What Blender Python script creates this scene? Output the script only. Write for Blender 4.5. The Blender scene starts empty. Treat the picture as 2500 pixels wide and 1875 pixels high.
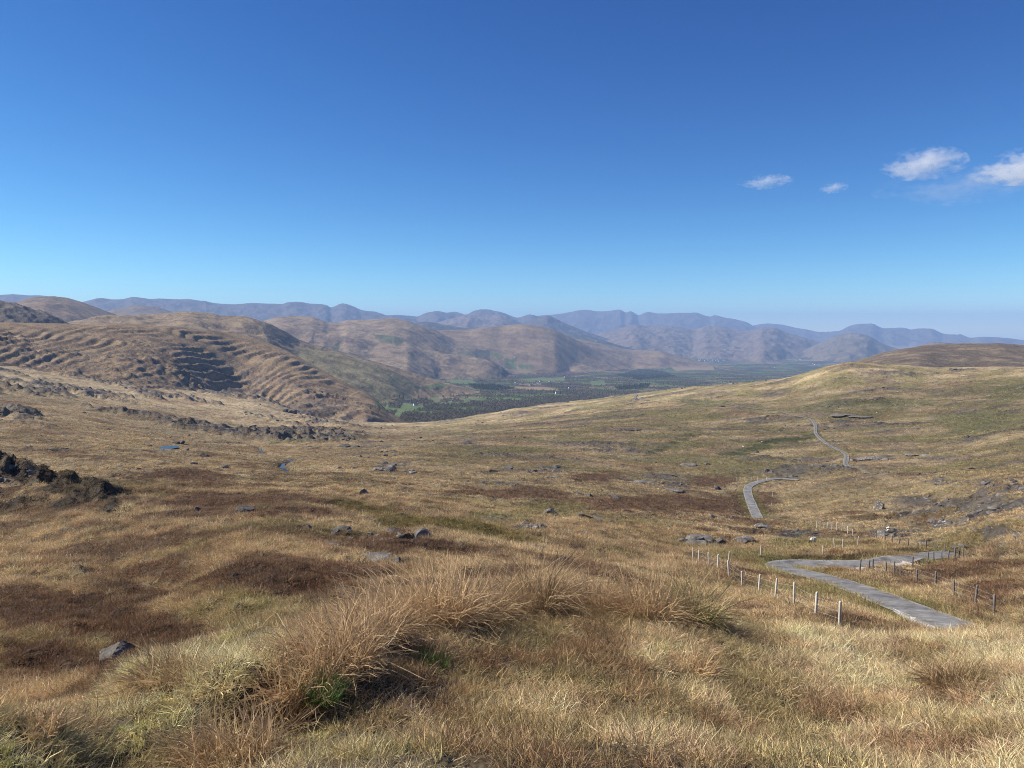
import bpy, math, random
import numpy as np
from mathutils import Vector, Matrix

random.seed(7)
RNG = np.random.default_rng(11)
SC = bpy.context.scene
COL = SC.collection

# ------------------------------------------------------------------ camera, sky, sun, exposure
F = 1925.0                                   # focal length in pixels of the 2500 px wide photograph
PITCH = math.atan((937.5 - 805.0) / F)       # eye level lies at row 805
Z0 = 430.0                                   # height of the eye above the sea
cam = bpy.data.cameras.new('camera')
cam.sensor_width = 36.0
cam.lens = 36.0 * F / 2500.0
cam.clip_start = 0.1
cam.clip_end = 120000.0
camo = bpy.data.objects.new('camera', cam)
COL.objects.link(camo)
camo.location = (0, 0, Z0)
camo.rotation_euler = (math.pi / 2 - PITCH, 0, 0)
SC.camera = camo

SUN_AZ, SUN_EL = math.radians(-82), math.radians(40)
world = bpy.data.worlds.new('World')
SC.world = world
world.use_nodes = True
wn = world.node_tree
wn.nodes.clear()
sky = wn.nodes.new('ShaderNodeTexSky')
sky.sky_type = 'NISHITA'
sky.sun_disc = False
sky.sun_elevation = SUN_EL
sky.sun_rotation = SUN_AZ % (2 * math.pi)
sky.altitude = 430
sky.air_density = 0.65
sky.dust_density = 0.0
sky.ozone_density = 6.0
wbg = wn.nodes.new('ShaderNodeBackground')
wbg.inputs['Strength'].default_value = 0.087
wsep = wn.nodes.new('ShaderNodeSeparateColor')
wcom = wn.nodes.new('ShaderNodeCombineColor')
wn.links.new(sky.outputs[0], wsep.inputs[0])
for ch, (gain, gam) in enumerate(((0.36, 1.88), (0.56, 1.52), (0.98, 1.09))):   # film response of the clear sky
    wp = wn.nodes.new('ShaderNodeMath'); wp.operation = 'POWER'; wp.inputs[1].default_value = gam
    wm = wn.nodes.new('ShaderNodeMath'); wm.operation = 'MULTIPLY'; wm.inputs[1].default_value = gain
    wn.links.new(wsep.outputs[ch], wp.inputs[0]); wn.links.new(wp.outputs[0], wm.inputs[0]); wn.links.new(wm.outputs[0], wcom.inputs[ch])
wout = wn.nodes.new('ShaderNodeOutputWorld')
wn.links.new(wcom.outputs[0], wbg.inputs[0])
wn.links.new(wbg.outputs[0], wout.inputs[0])

sl = bpy.data.lights.new('sun', 'SUN')
sl.energy = 5.0
sl.angle = math.radians(0.5)
sl.color = (1.0, 0.94, 0.84)
so = bpy.data.objects.new('sun', sl)
COL.objects.link(so)
sdir = Vector((math.sin(SUN_AZ) * math.cos(SUN_EL), math.cos(SUN_AZ) * math.cos(SUN_EL), math.sin(SUN_EL)))
so.rotation_euler = sdir.to_track_quat('Z', 'Y').to_euler()
so.location = (-40, 0, Z0 + 60)

SC.view_settings.view_transform = 'Standard'
SC.view_settings.look = 'None'
SC.view_settings.exposure = 0.5
SC.view_settings.gamma = 1.0
SC.view_settings.use_curve_mapping = False
SC.render.engine = 'CYCLES'
SC.cycles.filter_width = 0.95
SC.cycles.max_bounces = 7
SC.cycles.diffuse_bounces = 2
SC.cycles.glossy_bounces = 2
SC.cycles.transmission_bounces = 3
SC.cycles.transparent_max_bounces = 8
SC.cycles.volume_bounces = 5
SC.cycles.use_denoising = True
SC.cycles.denoising_prefilter = 'NONE'

# ------------------------------------------------------------------ small numeric tools
_prng = np.random.default_rng(3)
_P = np.concatenate([_prng.permutation(256)] * 3).astype(np.int32)
_ANG = _prng.uniform(0, 2 * np.pi, 256)
_GX, _GY = np.cos(_ANG), np.sin(_ANG)


def pnoise(x, y, seed=0):
    x = np.asarray(x, float) + seed * 17.31
    y = np.asarray(y, float) + seed * 9.77
    xf, yf = np.floor(x), np.floor(y)
    xi, yi = xf.astype(np.int64) & 255, yf.astype(np.int64) & 255
    x, y = x - xf, y - yf
    u = x * x * x * (x * (x * 6 - 15) + 10)
    v = y * y * y * (y * (y * 6 - 15) + 10)

    def g(ix, iy, dx, dy):
        h = _P[(_P[ix & 255] + iy) & 255]
        return _GX[h] * dx + _GY[h] * dy
    a = g(xi, yi, x, y); b = g(xi + 1, yi, x - 1, y)
    c = g(xi, yi + 1, x, y - 1); d = g(xi + 1, yi + 1, x - 1, y - 1)
    return ((a + (b - a) * u) * (1 - v) + (c + (d - c) * u) * v) * 1.5


def fbm(x, y, o=4, seed=0, gain=0.5):
    s, a, f, t = 0, 1.0, 1.0, 0
    for i in range(o):
        s = s + a * pnoise(x * f, y * f, seed + i * 5)
        t += a; a *= gain; f *= 2.03
    return s / t


def ridged(x, y, o=4, seed=0, gain=0.5):
    s, a, f, t = 0, 1.0, 1.0, 0
    for i in range(o):
        s = s + a * (1 - np.abs(pnoise(x * f, y * f, seed + i * 5)) * 1.6)
        t += a; a *= gain; f *= 2.1
    return s / t


def sstep(a, b, x):
    t = np.clip((x - a) / (b - a), 0, 1)
    return t * t * (3 - 2 * t)


def pchip(xk, yk, x):
    """monotone cubic; yk may be (K,) or (K, M): result (len(x),) or (len(x), M)"""
    xk = np.asarray(xk, float); yk = np.asarray(yk, float); x = np.clip(np.asarray(x, float), xk[0], xk[-1])
    one = yk.ndim == 1
    if one:
        yk = yk[:, None]
    h = np.diff(xk)[:, None]
    dl = np.diff(yk, axis=0) / h
    m = np.zeros_like(yk)
    m[0], m[-1] = dl[0], dl[-1]
    if len(xk) > 2:
        w1 = 2 * h[1:] + h[:-1]; w2 = h[1:] + 2 * h[:-1]
        p = dl[1:] * dl[:-1] > 0
        with np.errstate(divide='ignore', invalid='ignore'):
            mm = (w1 + w2) / (w1 / dl[:-1] + w2 / dl[1:])
        m[1:-1] = np.where(p, np.nan_to_num(mm), 0)
    i = np.clip(np.searchsorted(xk, x) - 1, 0, len(xk) - 2)
    hh = h[i]
    t = ((x - xk[i])[:, None]) / hh
    r = ((1 + 2 * t) * (1 - t) ** 2) * yk[i] + t * (1 - t) ** 2 * hh * m[i] + t * t * (3 - 2 * t) * yk[i + 1] + t * t * (t - 1) * hh * m[i + 1]
    return r[:, 0] if one else r


def aim(px, py):
    """pixel of the photograph -> azimuth and tangent of elevation"""
    px = np.asarray(px, float); py = np.asarray(py, float)
    cx = (px - 1250) / F; cy = -(py - 937.5) / F
    dy = math.cos(PITCH) + cy * math.sin(PITCH)
    dz = -math.sin(PITCH) + cy * math.cos(PITCH)
    return np.arctan2(cx, dy), dz / np.hypot(cx, dy)


# ------------------------------------------------------------------ terrain: surveyed profiles
AZ = np.concatenate([-np.radians(np.linspace(180, 43, 34)[:-1]), np.radians(np.arange(-43, -37, 0.5)),
                     np.radians(np.arange(-37, 37.001, 0.08)), np.radians(np.arange(37.5, 43.5, 0.5)),
                     np.radians(np.linspace(44, 180, 34))])


def geo(a, b, q):
    n = int(math.ceil(math.log(b / a) / q))
    return np.exp(np.linspace(math.log(a), math.log(b), n + 1))[:-1]


RR = np.concatenate([geo(0.3, 2, 0.16), geo(2, 12, 0.03), geo(12, 100, 0.0155), geo(100, 600, 0.0105),
                     geo(600, 7500, 0.0072), geo(7500, 32000, 0.013), [32000.0]])
LR = np.log(RR)
NA, NR = len(AZ), len(RR)

VAL = [(2000, -212), (2600, -236), (3500, -268), (4500, -296), (7000, -362), (11000, -420), (14000, -418), (18000, -400), (32000, -380)]
CP = {   # column px : [(py, r) ...] seen ground, then (z, r) hidden or far ground
    -450: ([(1800, 3.4), (1760, 19), (1640, 30), (1530, 43), (1420, 60), (1300, 90), (1190, 135), (1090, 230), (1040, 330), (985, 480), (945, 700), (885, 1100)], [(-50, 1500), (-190, 3000)]),
    0: ([(1772, 3.5), (1730, 20), (1600, 32), (1500, 45), (1400, 62), (1300, 90), (1205, 135), (1105, 230), (1052, 330), (1002, 480), (965, 700), (905, 1100)], [(-55, 1500), (-190, 3000)]),
    350: ([(1628, 4.6), (1585, 24), (1520, 33), (1440, 44), (1340, 62), (1240, 95), (1160, 155), (1105, 250), (1062, 400), (1020, 620), (985, 850), (950, 1150)], [(-100, 1500), (-200, 3000)]),
    620: ([(1538, 5.2), (1500, 26), (1400, 38), (1300, 60), (1215, 105), (1155, 180), (1112, 320), (1072, 560), (1030, 850), (982, 1150)], [(-118, 1500), (-214, 2400), (-268, 3500)]),
    850: ([(1493, 5.8), (1450, 29), (1360, 47), (1270, 76), (1190, 140), (1130, 260), (1085, 460), (1048, 760), (1030, 1050)], [(-182, 1500), (-212, 2000)]),
    1000: ([(1480, 6.2), (1430, 31), (1335, 55), (1255, 88), (1180, 165), (1120, 300), (1080, 480), (1040, 800), (1017, 1100)], [(-186, 1500)]),
    1300: ([(1476, 6.8), (1410, 36), (1335, 65), (1290, 88), (1250, 120), (1180, 200), (1120, 320), (1060, 520), (1010, 800), (977, 1100)], [(-182, 1500)]),
    1600: ([(1490, 7.2), (1430, 45), (1360, 75), (1300, 115), (1240, 165), (1180, 240), (1120, 350), (1060, 500), (1000, 720), (942, 1050)], [(-190, 1600), (-236, 2600)]),
    1900: ([(1538, 7.8), (1485, 47), (1420, 68), (1380, 86), (1340, 112), (1300, 138), (1252, 200), (1180, 275), (1100, 400), (1020, 600), (960, 800), (909, 950)], [(-140, 1500), (-236, 2600)]),
    2080: ([(1556, 8.0), (1500, 49), (1430, 69), (1380, 88), (1345, 112), (1310, 140), (1250, 190), (1180, 255), (1110, 370), (1030, 560), (960, 760), (885, 930)], [(-75, 1200), (-130, 1700), (-242, 2800)]),
    2250: ([(1568, 8.0), (1510, 51), (1440, 70), (1380, 91), (1348, 114), (1320, 136), (1250, 185), (1180, 240), (1130, 330), (1060, 480), (1000, 620), (940, 800), (894, 950)], [(-62, 1200), (-70, 1500), (-230, 2800)]),
    2500: ([(1560, 8.0), (1502, 48), (1430, 66), (1360, 88), (1300, 115), (1200, 170), (1130, 270), (1060, 420), (1000, 560), (950, 720), (897, 900)], [(-58, 1200), (-62, 1500), (-200, 2800)]),
    2950: ([(1560, 8.0), (1502, 46), (1430, 62), (1360, 82), (1290, 115), (1190, 170), (1115, 270), (1040, 420), (980, 560), (930, 720), (880, 900)], [(-46, 1200), (-46, 1500), (-150, 2800)]),
}
caz, prof = [], []
for px, (seen, hid) in CP.items():
    caz.append(float(aim(px, 1200)[0]))
    rz = [(0.3, -1.56), (1.2, -1.56), (2.6, -1.52)]
    lip = None
    for k, (py, r) in enumerate(seen):
        z = float(aim(px, py + (15 * float(sstep(500, 900, r)) if 900 < px < 2000 else 0))[1]) * r
        if k == 0:
            lip = (r, z)
            rz.append((0.6 * r, 0.62 * z + 0.38 * -1.5))
        if k == 1:   # the bank falls away behind its lip
            for q, sag in ((0.10, 0.5), (0.35, 0.9), (0.7, 0.35)):
                rr = lip[0] + (r - lip[0]) * q
                rz.append((rr, lip[1] + (z - lip[1]) * q - sag * (0.6 + 0.03 * r)))
        rz.append((r, z))
    rz += [(r, z) for z, r in hid]
    rz += [(r, z) for r, z in VAL if r > rz[-1][0] * 1.12]
    rz.sort()
    a = np.array(rz)
    prof.append(pchip(np.log(a[:, 0]), a[:, 1], LR))
prof = np.array(prof)
BASE = pchip(np.array(caz), prof, AZ)
mean = prof.mean(0)[None, :]
wback = sstep(math.radians(50), math.radians(170), np.abs(AZ))[:, None]
BASE = BASE * (1 - wback) + mean * wback
behind = sstep(math.radians(45), math.radians(80), np.abs(AZ))[:, None]
BASE = BASE * (1 - behind) + (np.maximum(BASE, -1.56 - 0.10 * RR[None, :] ** 0.9)) * behind   # the pass road side stays high

A2, R2 = np.meshgrid(AZ, RR, indexing='ij')
X = np.sin(A2) * R2
Y = np.cos(A2) * R2

# ------------------------------------------------------------------ hills: crest lines (px, py, distance)
HILLS = [
    # name, front slope, back slope, crest rounding, crest
    ('rocky_hill', 0.25, 0.30, 12, [(-700, 760, 1400), (-300, 779, 1500), (0, 787, 1600), (192, 790, 1680), (289, 790, 1740), (362, 794, 1800), (434, 797, 1860), (506, 805, 1910), (579, 816, 1940), (633, 830, 1930), (687, 850, 1900), (723, 868, 1860), (760, 889, 1810), (800, 912, 1750), (827, 927, 1710), (863, 946, 1650), (899, 966, 1580), (931, 992, 1500), (950, 1012, 1450)]),
    ('olive_shoulder', 0.20, 0.30, 14, [(540, 850, 3000), (600, 838, 3000), (640, 838, 3000), (700, 845, 3000), (736, 849, 3000), (808, 860, 3000), (881, 878, 3000), (935, 896, 3000), (971, 911, 3000), (1007, 929, 3000), (1030, 944, 3000), (1060, 970, 3000)]),
    ('grassy_hill', 0.16, 0.3, 20, [(60, 800, 2900), (202, 781, 3000), (260, 770, 3100), (325, 770, 3100), (398, 765, 3200), (466, 760.6, 3200), (513, 765, 3250), (546, 772, 3250), (586, 772, 3250), (615, 777, 3250), (651, 788, 3250), (687, 805, 3250), (730, 830, 3250)]),
    ('middle_ridge', 0.25, 0.25, 16, [(640, 850, 4970), (700, 834, 5120), (761, 814, 5260), (794, 816, 5260), (874, 825, 5330), (924, 837, 5400), (989, 848, 5400), (1062, 857, 5470), (1134, 870, 5470), (1188, 877, 5470), (1224, 895, 5470), (1238, 907, 5470), (1290, 925, 5470)]),
    ('dark_hill', 0.3, 0.3, 15, [(-300, 715, 2700), (0, 733.5, 2700), (36, 741, 2700), (90, 758, 2700), (137, 776, 2700), (165, 792, 2700)]),
    ('bare_hill', 0.14, 0.25, 25, [(-250, 735, 5200), (29, 740, 5300), (58, 733, 5400), (94, 725.5, 5500), (127, 724.5, 5500), (159, 727, 5500), (192, 736, 5500), (231, 749, 5500), (275, 765, 5500), (330, 790, 5500)]),
    ('twin_hill', 0.16, 0.22, 20, [(600, 812, 5880), (647, 783, 6000), (680, 774, 6120), (723, 771, 6250), (759, 773, 6250), (784, 781, 6250), (806, 787, 6310), (823, 787, 6380), (852, 781, 6500), (902, 780, 6500), (953, 776.5, 6500), (989, 782, 6500), (1025, 794, 6560), (1054, 803, 6620), (1110, 830, 6620)]),
    ('domed_hill', 0.27, 0.26, 30, [(1000, 815, 7090), (1083, 805.5, 7220), (1134, 805, 7350), (1188, 799, 7470), (1228, 795, 7600), (1271, 791.5, 7600), (1315, 796, 7600), (1351, 805, 7600), (1387, 821, 7660), (1416, 834, 7730), (1450, 852, 7730), (1500, 876, 7730), (1560, 900, 7730)]),
    ('long_spur', 0.12, 0.2, 20, [(1370, 838, 8620), (1401, 827, 8690), (1445, 834, 8750), (1502, 846, 8880), (1553, 855, 9000), (1607, 856, 9000), (1644, 866, 9000), (1680, 875, 9000), (1716, 884, 9000), (1759, 895, 9000), (1785, 903, 9000), (1815, 915, 9000)]),
    ('heather_hill', 0.085, 0.2, 15, [(1990, 905, 1600), (2078, 886, 1650), (2116, 873, 1700), (2167, 859, 1750), (2211, 851, 1800), (2268, 843, 1850), (2319, 839.5, 1900), (2370, 838, 1900), (2433, 838.5, 1900), (2500, 842, 1900), (2700, 850, 1900), (2950, 870, 1900)]),
    ('forest_wedge', 0.1, 0.15, 30, [(1000, 792, 11000), (1036, 785, 11000), (1090, 793, 11000), (1160, 803, 11000), (1230, 806, 11000), (1290, 801, 11610), (1350, 806, 11610), (1420, 815, 11610)]),
    ('low_hill', 0.12, 0.2, 30, [(230, 775, 9000), (260, 760, 9000), (300, 751, 9000), (336, 745, 9000), (380, 749, 9000), (420, 761, 9000), (470, 785, 9000)]),
    ('low_hill', 0.10, 0.15, 30, [(2160, 880, 8600), (2230, 850, 8800), (2268, 837, 9000), (2294, 835, 9000), (2338, 839, 9000), (2400, 842, 9000), (2600, 850, 9000)]),
    ('dome_shaped_mountain', 0.14, 0.2, 40, [(1960, 858, 13500), (1990, 842, 13600), (2021, 829, 13800), (2053, 816.5, 14000), (2078, 813, 14000), (2104, 815, 14000), (2129, 824, 14000), (2148, 835, 14000), (2173, 845, 14000), (2230, 862, 14000)]),
    ('foothill_range', 0.11, 0.2, 40, [(1460, 815, 15500), (1520, 800, 15600), (1553, 792, 15800), (1590, 796, 16000), (1625, 795, 16000), (1662, 799, 16000), (1690, 804, 16000), (1727, 796, 16000), (1756, 796, 16000), (1806, 805, 16000), (1835, 805, 15800), (1864, 799.5, 15500), (1893, 801, 15500), (1922, 812, 15500), (1973, 827, 15500), (2040, 850, 15500)]),
    ('crag_mountain', 0.2, 0.25, 30, [(1240, 800, 13800), (1283, 786, 13900), (1315, 774, 14000), (1337, 770, 14000), (1358, 778, 14000), (1376, 787, 14000), (1423, 806, 14000), (1459, 819, 14000), (1520, 838, 14000)]),
    ('foothill_range', 0.14, 0.2, 40, [(1020, 810, 15000), (1072, 786, 15000), (1109, 776, 15000), (1145, 769, 15200), (1181, 771, 15300), (1221, 769, 15300), (1257, 781, 15300), (1290, 795, 15300), (1350, 812, 15300)]),
    ('mountain_range', 0.18, 0.3, 30, [(-700, 715, 17500), (-300, 722, 17500), (0, 720.5, 17500), (36, 718.7, 17500), (112, 722, 17500), (160, 738, 17200), (195, 737, 17000), (250, 727.7, 17000), (275, 730.6, 17000), (300, 730, 17000), (325, 725, 17000), (369, 730, 17000), (391, 729, 17000), (434, 730.6, 17000), (459, 730, 17000), (488, 734, 17000), (542, 741.5, 17000), (571, 743, 17000), (615, 740, 17000), (687, 742, 17000), (702, 738, 17000), (725, 736.5, 17000), (754, 740.5, 17000), (798, 745, 17000), (807, 750.6, 17000), (837, 740.5, 17000), (866, 749, 17000), (881, 756, 17000), (917, 761.5, 17000), (949, 770, 17000), (971, 768.7, 17500), (1011, 772, 18000), (1060, 790, 18000)]),
    ('mountain_range', 0.18, 0.3, 35, [(960, 790, 18000), (1018, 772, 18000), (1043, 761.5, 18000), (1065, 758.6, 18000), (1090, 763, 18000), (1112, 761, 18500), (1134, 767, 18000), (1159, 758, 18000), (1181, 755, 18000), (1221, 761, 18000), (1264, 774, 18000), (1293, 768, 18000), (1315, 771.6, 18000), (1380, 800, 18000)]),
    ('mountain_range', 0.19, 0.3, 18, [(1270, 785, 24000), (1300, 771, 24000), (1336, 768.7, 24000), (1387, 762, 24000), (1430, 755, 24000), (1459, 759.7, 24000), (1488, 758, 24000), (1513, 754.5, 24000), (1528, 761.5, 24000), (1539, 759, 24000), (1559, 768.7, 24000), (1582, 761, 24000), (1604, 764, 24000), (1662, 763, 24000), (1698, 762.5, 24000), (1734, 772, 24000), (1745, 768, 24000), (1770, 774, 24000), (1821, 785, 24000), (1839, 795, 24000), (1900, 825, 24000)]),
    ('mountain_range', 0.14, 0.3, 40, [(1780, 812, 25500), (1839, 795, 25500), (1871, 790, 25500), (1908, 792, 25500), (1944, 799, 25500), (1973, 805, 25500), (1998, 810, 25000), (2045, 808, 24000), (2078, 794, 24000), (2104, 790, 24000), (2126, 790, 24000), (2161, 800.6, 24000), (2205, 800, 24000), (2224, 804, 24000), (2243, 801.6, 24000), (2271, 802, 24000), (2306, 815, 24000), (2344, 817, 23500), (2370, 824, 23000), (2401, 822, 22000), (2449, 824, 22000), (2500, 830, 22000), (2700, 838, 22000), (3000, 840, 22000)]),
]
Z = BASE.copy()
LAB = np.zeros(Z.shape, np.int16)
for hi, (nm, sf, sb, kr, pts) in enumerate(HILLS):
    p = np.array(pts, float)
    az_k, te = aim(p[:, 0], p[:, 1])
    rc = pchip(az_k, p[:, 2], AZ)
    zc = pchip(az_k, te * p[:, 2], AZ)
    out = np.maximum(0, np.maximum(az_k[0] - AZ, AZ - az_k[-1]))
    zc = zc - out * rc * (0.5 if p[0, 2] < 2500 else 0.3)
    m = (R2 > rc[:, None] * 0.45) & (R2 < rc[:, None] * 1.9)
    rcm = np.broadcast_to(rc[:, None], Z.shape)[m]; zcm = np.broadcast_to(zc[:, None], Z.shape)[m]
    x, y, r = X[m], Y[m], R2[m]
    far = p[0, 2] > 12000
    L = float(np.median(p[:, 2])) * (0.03 if far else 0.07)
    wr = fbm(x / L, y / L, 3, hi + 20) * L * (0.9 if far else 0.2 if nm in ('rocky_hill', 'domed_hill') else 0.5)
    d = r - rcm
    fade = 1 - np.exp(-np.abs(d) / (L * 0.6))
    d = d + wr * fade
    ob = np.gradient(rc, AZ) / rc                       # how far the crest runs away from the square-on line
    ob = np.convolve(np.pad(ob, 20, mode='edge'), np.ones(41) / 41, 'valid')
    obm = np.broadcast_to((1 / np.sqrt(1 + ob * ob))[:, None], Z.shape)[m]
    S = np.where(d < 0, sf, sb) * obm
    zz = zcm - (np.sqrt((S * d) ** 2 + kr * kr) - kr)
    rel = (ridged(x / (L * 0.7), y / (L * 1.5), 3, hi + 40) if far else ridged(x / (L * 0.9), y / (L * 0.9), 4, hi + 40)) - 0.62
    amp = (0.13 if far else 0.015 if nm in ('rocky_hill', 'domed_hill') else 0.035) * L
    zz = zz + rel * amp * fade
    cur = Z[m]
    k = 0.03 * L + 4
    h = np.maximum(k - np.abs(cur - zz), 0) / k
    Z[m] = np.maximum(cur, zz) + h * h * k * 0.25
    lm = LAB[m]; lm[zz > cur] = hi + 1; LAB[m] = lm

# ------------------------------------------------------------------ relief: hummocks, outcrops, strata
base_m = LAB == 0
near = RR[None, :] * np.ones((NA, 1))
hum = np.zeros_like(Z)
sel = R2 < 1700
x, y, r = X[sel], Y[sel], R2[sel]
h = 0.05 * fbm(x / 0.9, y / 0.9, 3, 1) * sstep(1.0, 2.5, r) * sstep(30, 8, r)
h += 0.48 * fbm(x / 2.6, y / 2.6, 3, 2) * sstep(9, 25, r) * sstep(260, 120, r)
h += 0.14 * ridged(x / 1.3, y / 1.3, 2, 6) * sstep(14, 30, r) * sstep(110, 60, r)
h += 0.95 * fbm(x / 11, y / 11, 3, 3) * sstep(12, 40, r) * sstep(500, 200, r)
h += 2.2 * fbm(x / 48, y / 48, 4, 4) * sstep(60, 220, r)
h += 5.0 * fbm(x / 190, y / 190, 3, 5) * sstep(220, 600, r)
hum[sel] = h
Z += hum * np.where(base_m, 1, 0.4)

ROCK = np.zeros_like(Z)


def smooth_mask(px0, px1, soft=60):
    a0, a1 = float(aim(px0, 1000)[0]), float(aim(px1, 1000)[0]); s = soft / F
    return sstep(a0 - s, a0 + s, A2) * sstep(a1 + s, a1 - s, A2)


# left basin knolls and moor outcrops
reg = smooth_mask(-600, 880, 90) * sstep(300, 480, R2) * sstep(1700, 1300, R2)
sel = reg > 0.001
x, y = X[sel], Y[sel]
m = sstep(0.02, 0.22, fbm(x / 150, y / 100, 4, 31) + 0.10 * fbm(x / 20, y / 20, 2, 32)) * reg[sel]
rd = ridged(x / 30 + 0.5 * fbm(x / 60, y / 60, 2, 38), y / 22, 4, 33)
Z[sel] += m * (rd - 0.35) * 10.0
ROCK[sel] = np.maximum(ROCK[sel], m * sstep(0.40, 0.72, rd + 0.15 * fbm(x / 7, y / 7, 2, 34)))
# right spur outcrops, sparser
reg = smooth_mask(850, 3000, 120) * sstep(170, 320, R2) * sstep(1250, 1000, R2)
sel = (reg > 0.001) & base_m
x, y = X[sel], Y[sel]
m = sstep(0.14, 0.36, fbm(x / 70, y / 45, 4, 51)) * reg[sel]
rd = ridged(x / 17, y / 12, 4, 53)
Z[sel] += m * (rd - 0.4) * 2.6
ROCK[sel] = np.maximum(ROCK[sel], 0.85 * m * sstep(0.35, 0.65, rd))

# rocky hill: swinging strata, scarps facing right
hidx = [i + 1 for i, hh in enumerate(HILLS) if hh[0] == 'rocky_hill']
sel = np.isin(LAB, hidx) & (R2 < 2900)
x, y = X[sel], Y[sel]
warp = fbm(x / 300, y / 300, 2, 61)
yy = (y - 1500)
tdn = np.maximum(0, pchip(aim([p[0] for p in HILLS[0][4]], [p[1] for p in HILLS[0][4]])[0], [p[2] for p in HILLS[0][4]], A2[sel]) - R2[sel])
u = (x + 0.00028 * tdn * tdn + 70 * warp + 3 * fbm(x / 22, y / 22, 3, 62)) / 24.0
fr = u - np.floor(u)
bandamp = 0.45 + 0.9 * pnoise(np.floor(u) * 0.37, y / 120, 63)
saw = np.where(fr < 0.66, fr / 0.66, (1 - fr) / 0.34)
mfront = sstep(0.0, 0.35, fbm(x / 260, y / 260, 3, 64) + 0.38)
rc_l = pchip(aim([p[0] for p in HILLS[0][4]], [p[1] for p in HILLS[0][4]])[0], [p[2] for p in HILLS[0][4]], A2[sel])
down = sstep(-30, -160, R2[sel] - rc_l)
x_w = sstep(-1250, -700, x) * 0.85 + 0.15
Z[sel] += (saw - 0.5) * 6.8 * np.clip(bandamp + .2, 0.3, 1.35) * mfront * down * x_w
rd = ridged(x / 34, y / 26, 4, 65)
lower = sstep(-200, -420, R2[sel] - rc_l)
Z[sel] += (rd - 0.6) * (1.5 * down + 3.5 * lower)
ROCK[sel] = np.clip(sstep(0.6, 0.95, saw) * mfront * down * 0.5 * x_w + 0.55 * lower * sstep(0.58, 0.8, rd) + 0.25 * down * sstep(0.66, 0.82, rd), 0, 1)
# craggy end of the middle ridge, dark hill crag, general roughness on other mid hills
for i, hh in enumerate(HILLS):
    if hh[4][0][2] < 12000 and hh[0] != 'rocky_hill':
        sel = LAB == i + 1
        x, y = X[sel], Y[sel]
        rd = ridged(x / 90, y / 60, 5, 70 + i)
        a = {'dark_hill': 20, 'heather_hill': 2.5, 'olive_shoulder': 4, 'middle_ridge': 9, 'grassy_hill': 8, 'domed_hill': 4, 'long_spur': 6, 'twin_hill': 6, 'bare_hill': 6}.get(hh[0], 10)
        Z[sel] += (rd - 0.6) * a
        ROCK[sel] = {'dark_hill': 0.8, 'middle_ridge': 0.35, 'grassy_hill': 0.35, 'heather_hill': 0.1}.get(hh[0], 0.15) * sstep(0.55, 0.85, rd)
# hummocky knoll in the left middle distance, lit from the left
kx, kz = None, None


def lookup(arr, x, y):
    a = np.arctan2(x, y); r = np.hypot(x, y)
    ia = np.clip(np.searchsorted(AZ, a) - 1, 0, NA - 2)
    ta = np.clip((a - AZ[ia]) / (AZ[ia + 1] - AZ[ia]), 0, 1)
    lr = np.log(np.maximum(r, RR[0]))
    ir = np.clip(np.searchsorted(LR, lr) - 1, 0, NR - 2)
    tr = np.clip((lr - LR[ir]) / (LR[ir + 1] - LR[ir]), 0, 1)
    if arr.ndim == 3:
        ta = ta[..., None]; tr = tr[..., None]
    return (arr[ia, ir] * (1 - ta) + arr[ia + 1, ir] * ta) * (1 - tr) + (arr[ia, ir + 1] * (1 - ta) + arr[ia + 1, ir + 1] * ta) * tr


def hit(px, py, rmin=9.0):
    """where the sight line through a pixel first meets the ground: x, y, r"""
    px = np.atleast_1d(np.asarray(px, float)); py = np.atleast_1d(np.asarray(py, float))
    a, t = aim(px, py)
    rs = np.exp(np.arange(math.log(rmin), math.log(31000), 0.004))
    xs = np.sin(a)[:, None] * rs[None]; ys = np.cos(a)[:, None] * rs[None]
    g = lookup(Z, xs, ys) - t[:, None] * rs[None]
    over = g > 0
    k = np.where(over.any(1), over.argmax(1), len(rs) - 1)
    k0 = np.maximum(k - 1, 0)
    n = np.arange(len(px))
    g0, g1 = g[n, k0], g[n, k]
    f = np.where(g1 - g0 != 0, np.clip(-g0 / (g1 - g0 + 1e-9), 0, 1), 0)
    r = rs[k0] + (rs[k] - rs[k0]) * f
    return np.sin(a) * r, np.cos(a) * r, r


def bump_at(px, py, wpx, dep, hgt):
    global Z
    bx, by, br = [float(v[0]) for v in hit(px, py)]
    w = wpx * br / F
    c, s = by / br, bx / br
    m = (np.abs(R2 - br) < dep * 3) & (np.abs(A2 - math.atan2(bx, by)) < 3 * wpx / F)
    dx = X[m] - bx; dy = Y[m] - by
    lx = dx * c - dy * s; ly = dx * s + dy * c
    q = np.exp(-(lx / w) ** 2 - (ly / dep) ** 2)
    Z[m] += q * hgt * (.85 + 0.9 * fbm(X[m] / 4.0, Y[m] / 4.0, 3, 90) + .35 * fbm(X[m] / 1.4, Y[m] / 1.4, 2, 92)) + q * 0.25 * hgt * (ridged(X[m] / 6, Y[m] / 6, 2, 91) - .6)


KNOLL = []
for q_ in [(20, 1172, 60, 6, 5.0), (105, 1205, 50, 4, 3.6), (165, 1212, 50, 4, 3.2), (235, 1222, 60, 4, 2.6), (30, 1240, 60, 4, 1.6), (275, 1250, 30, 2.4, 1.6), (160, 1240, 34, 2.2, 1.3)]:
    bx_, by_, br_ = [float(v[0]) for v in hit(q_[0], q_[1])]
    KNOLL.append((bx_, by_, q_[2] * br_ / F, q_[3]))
    bump_at(*q_)
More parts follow.
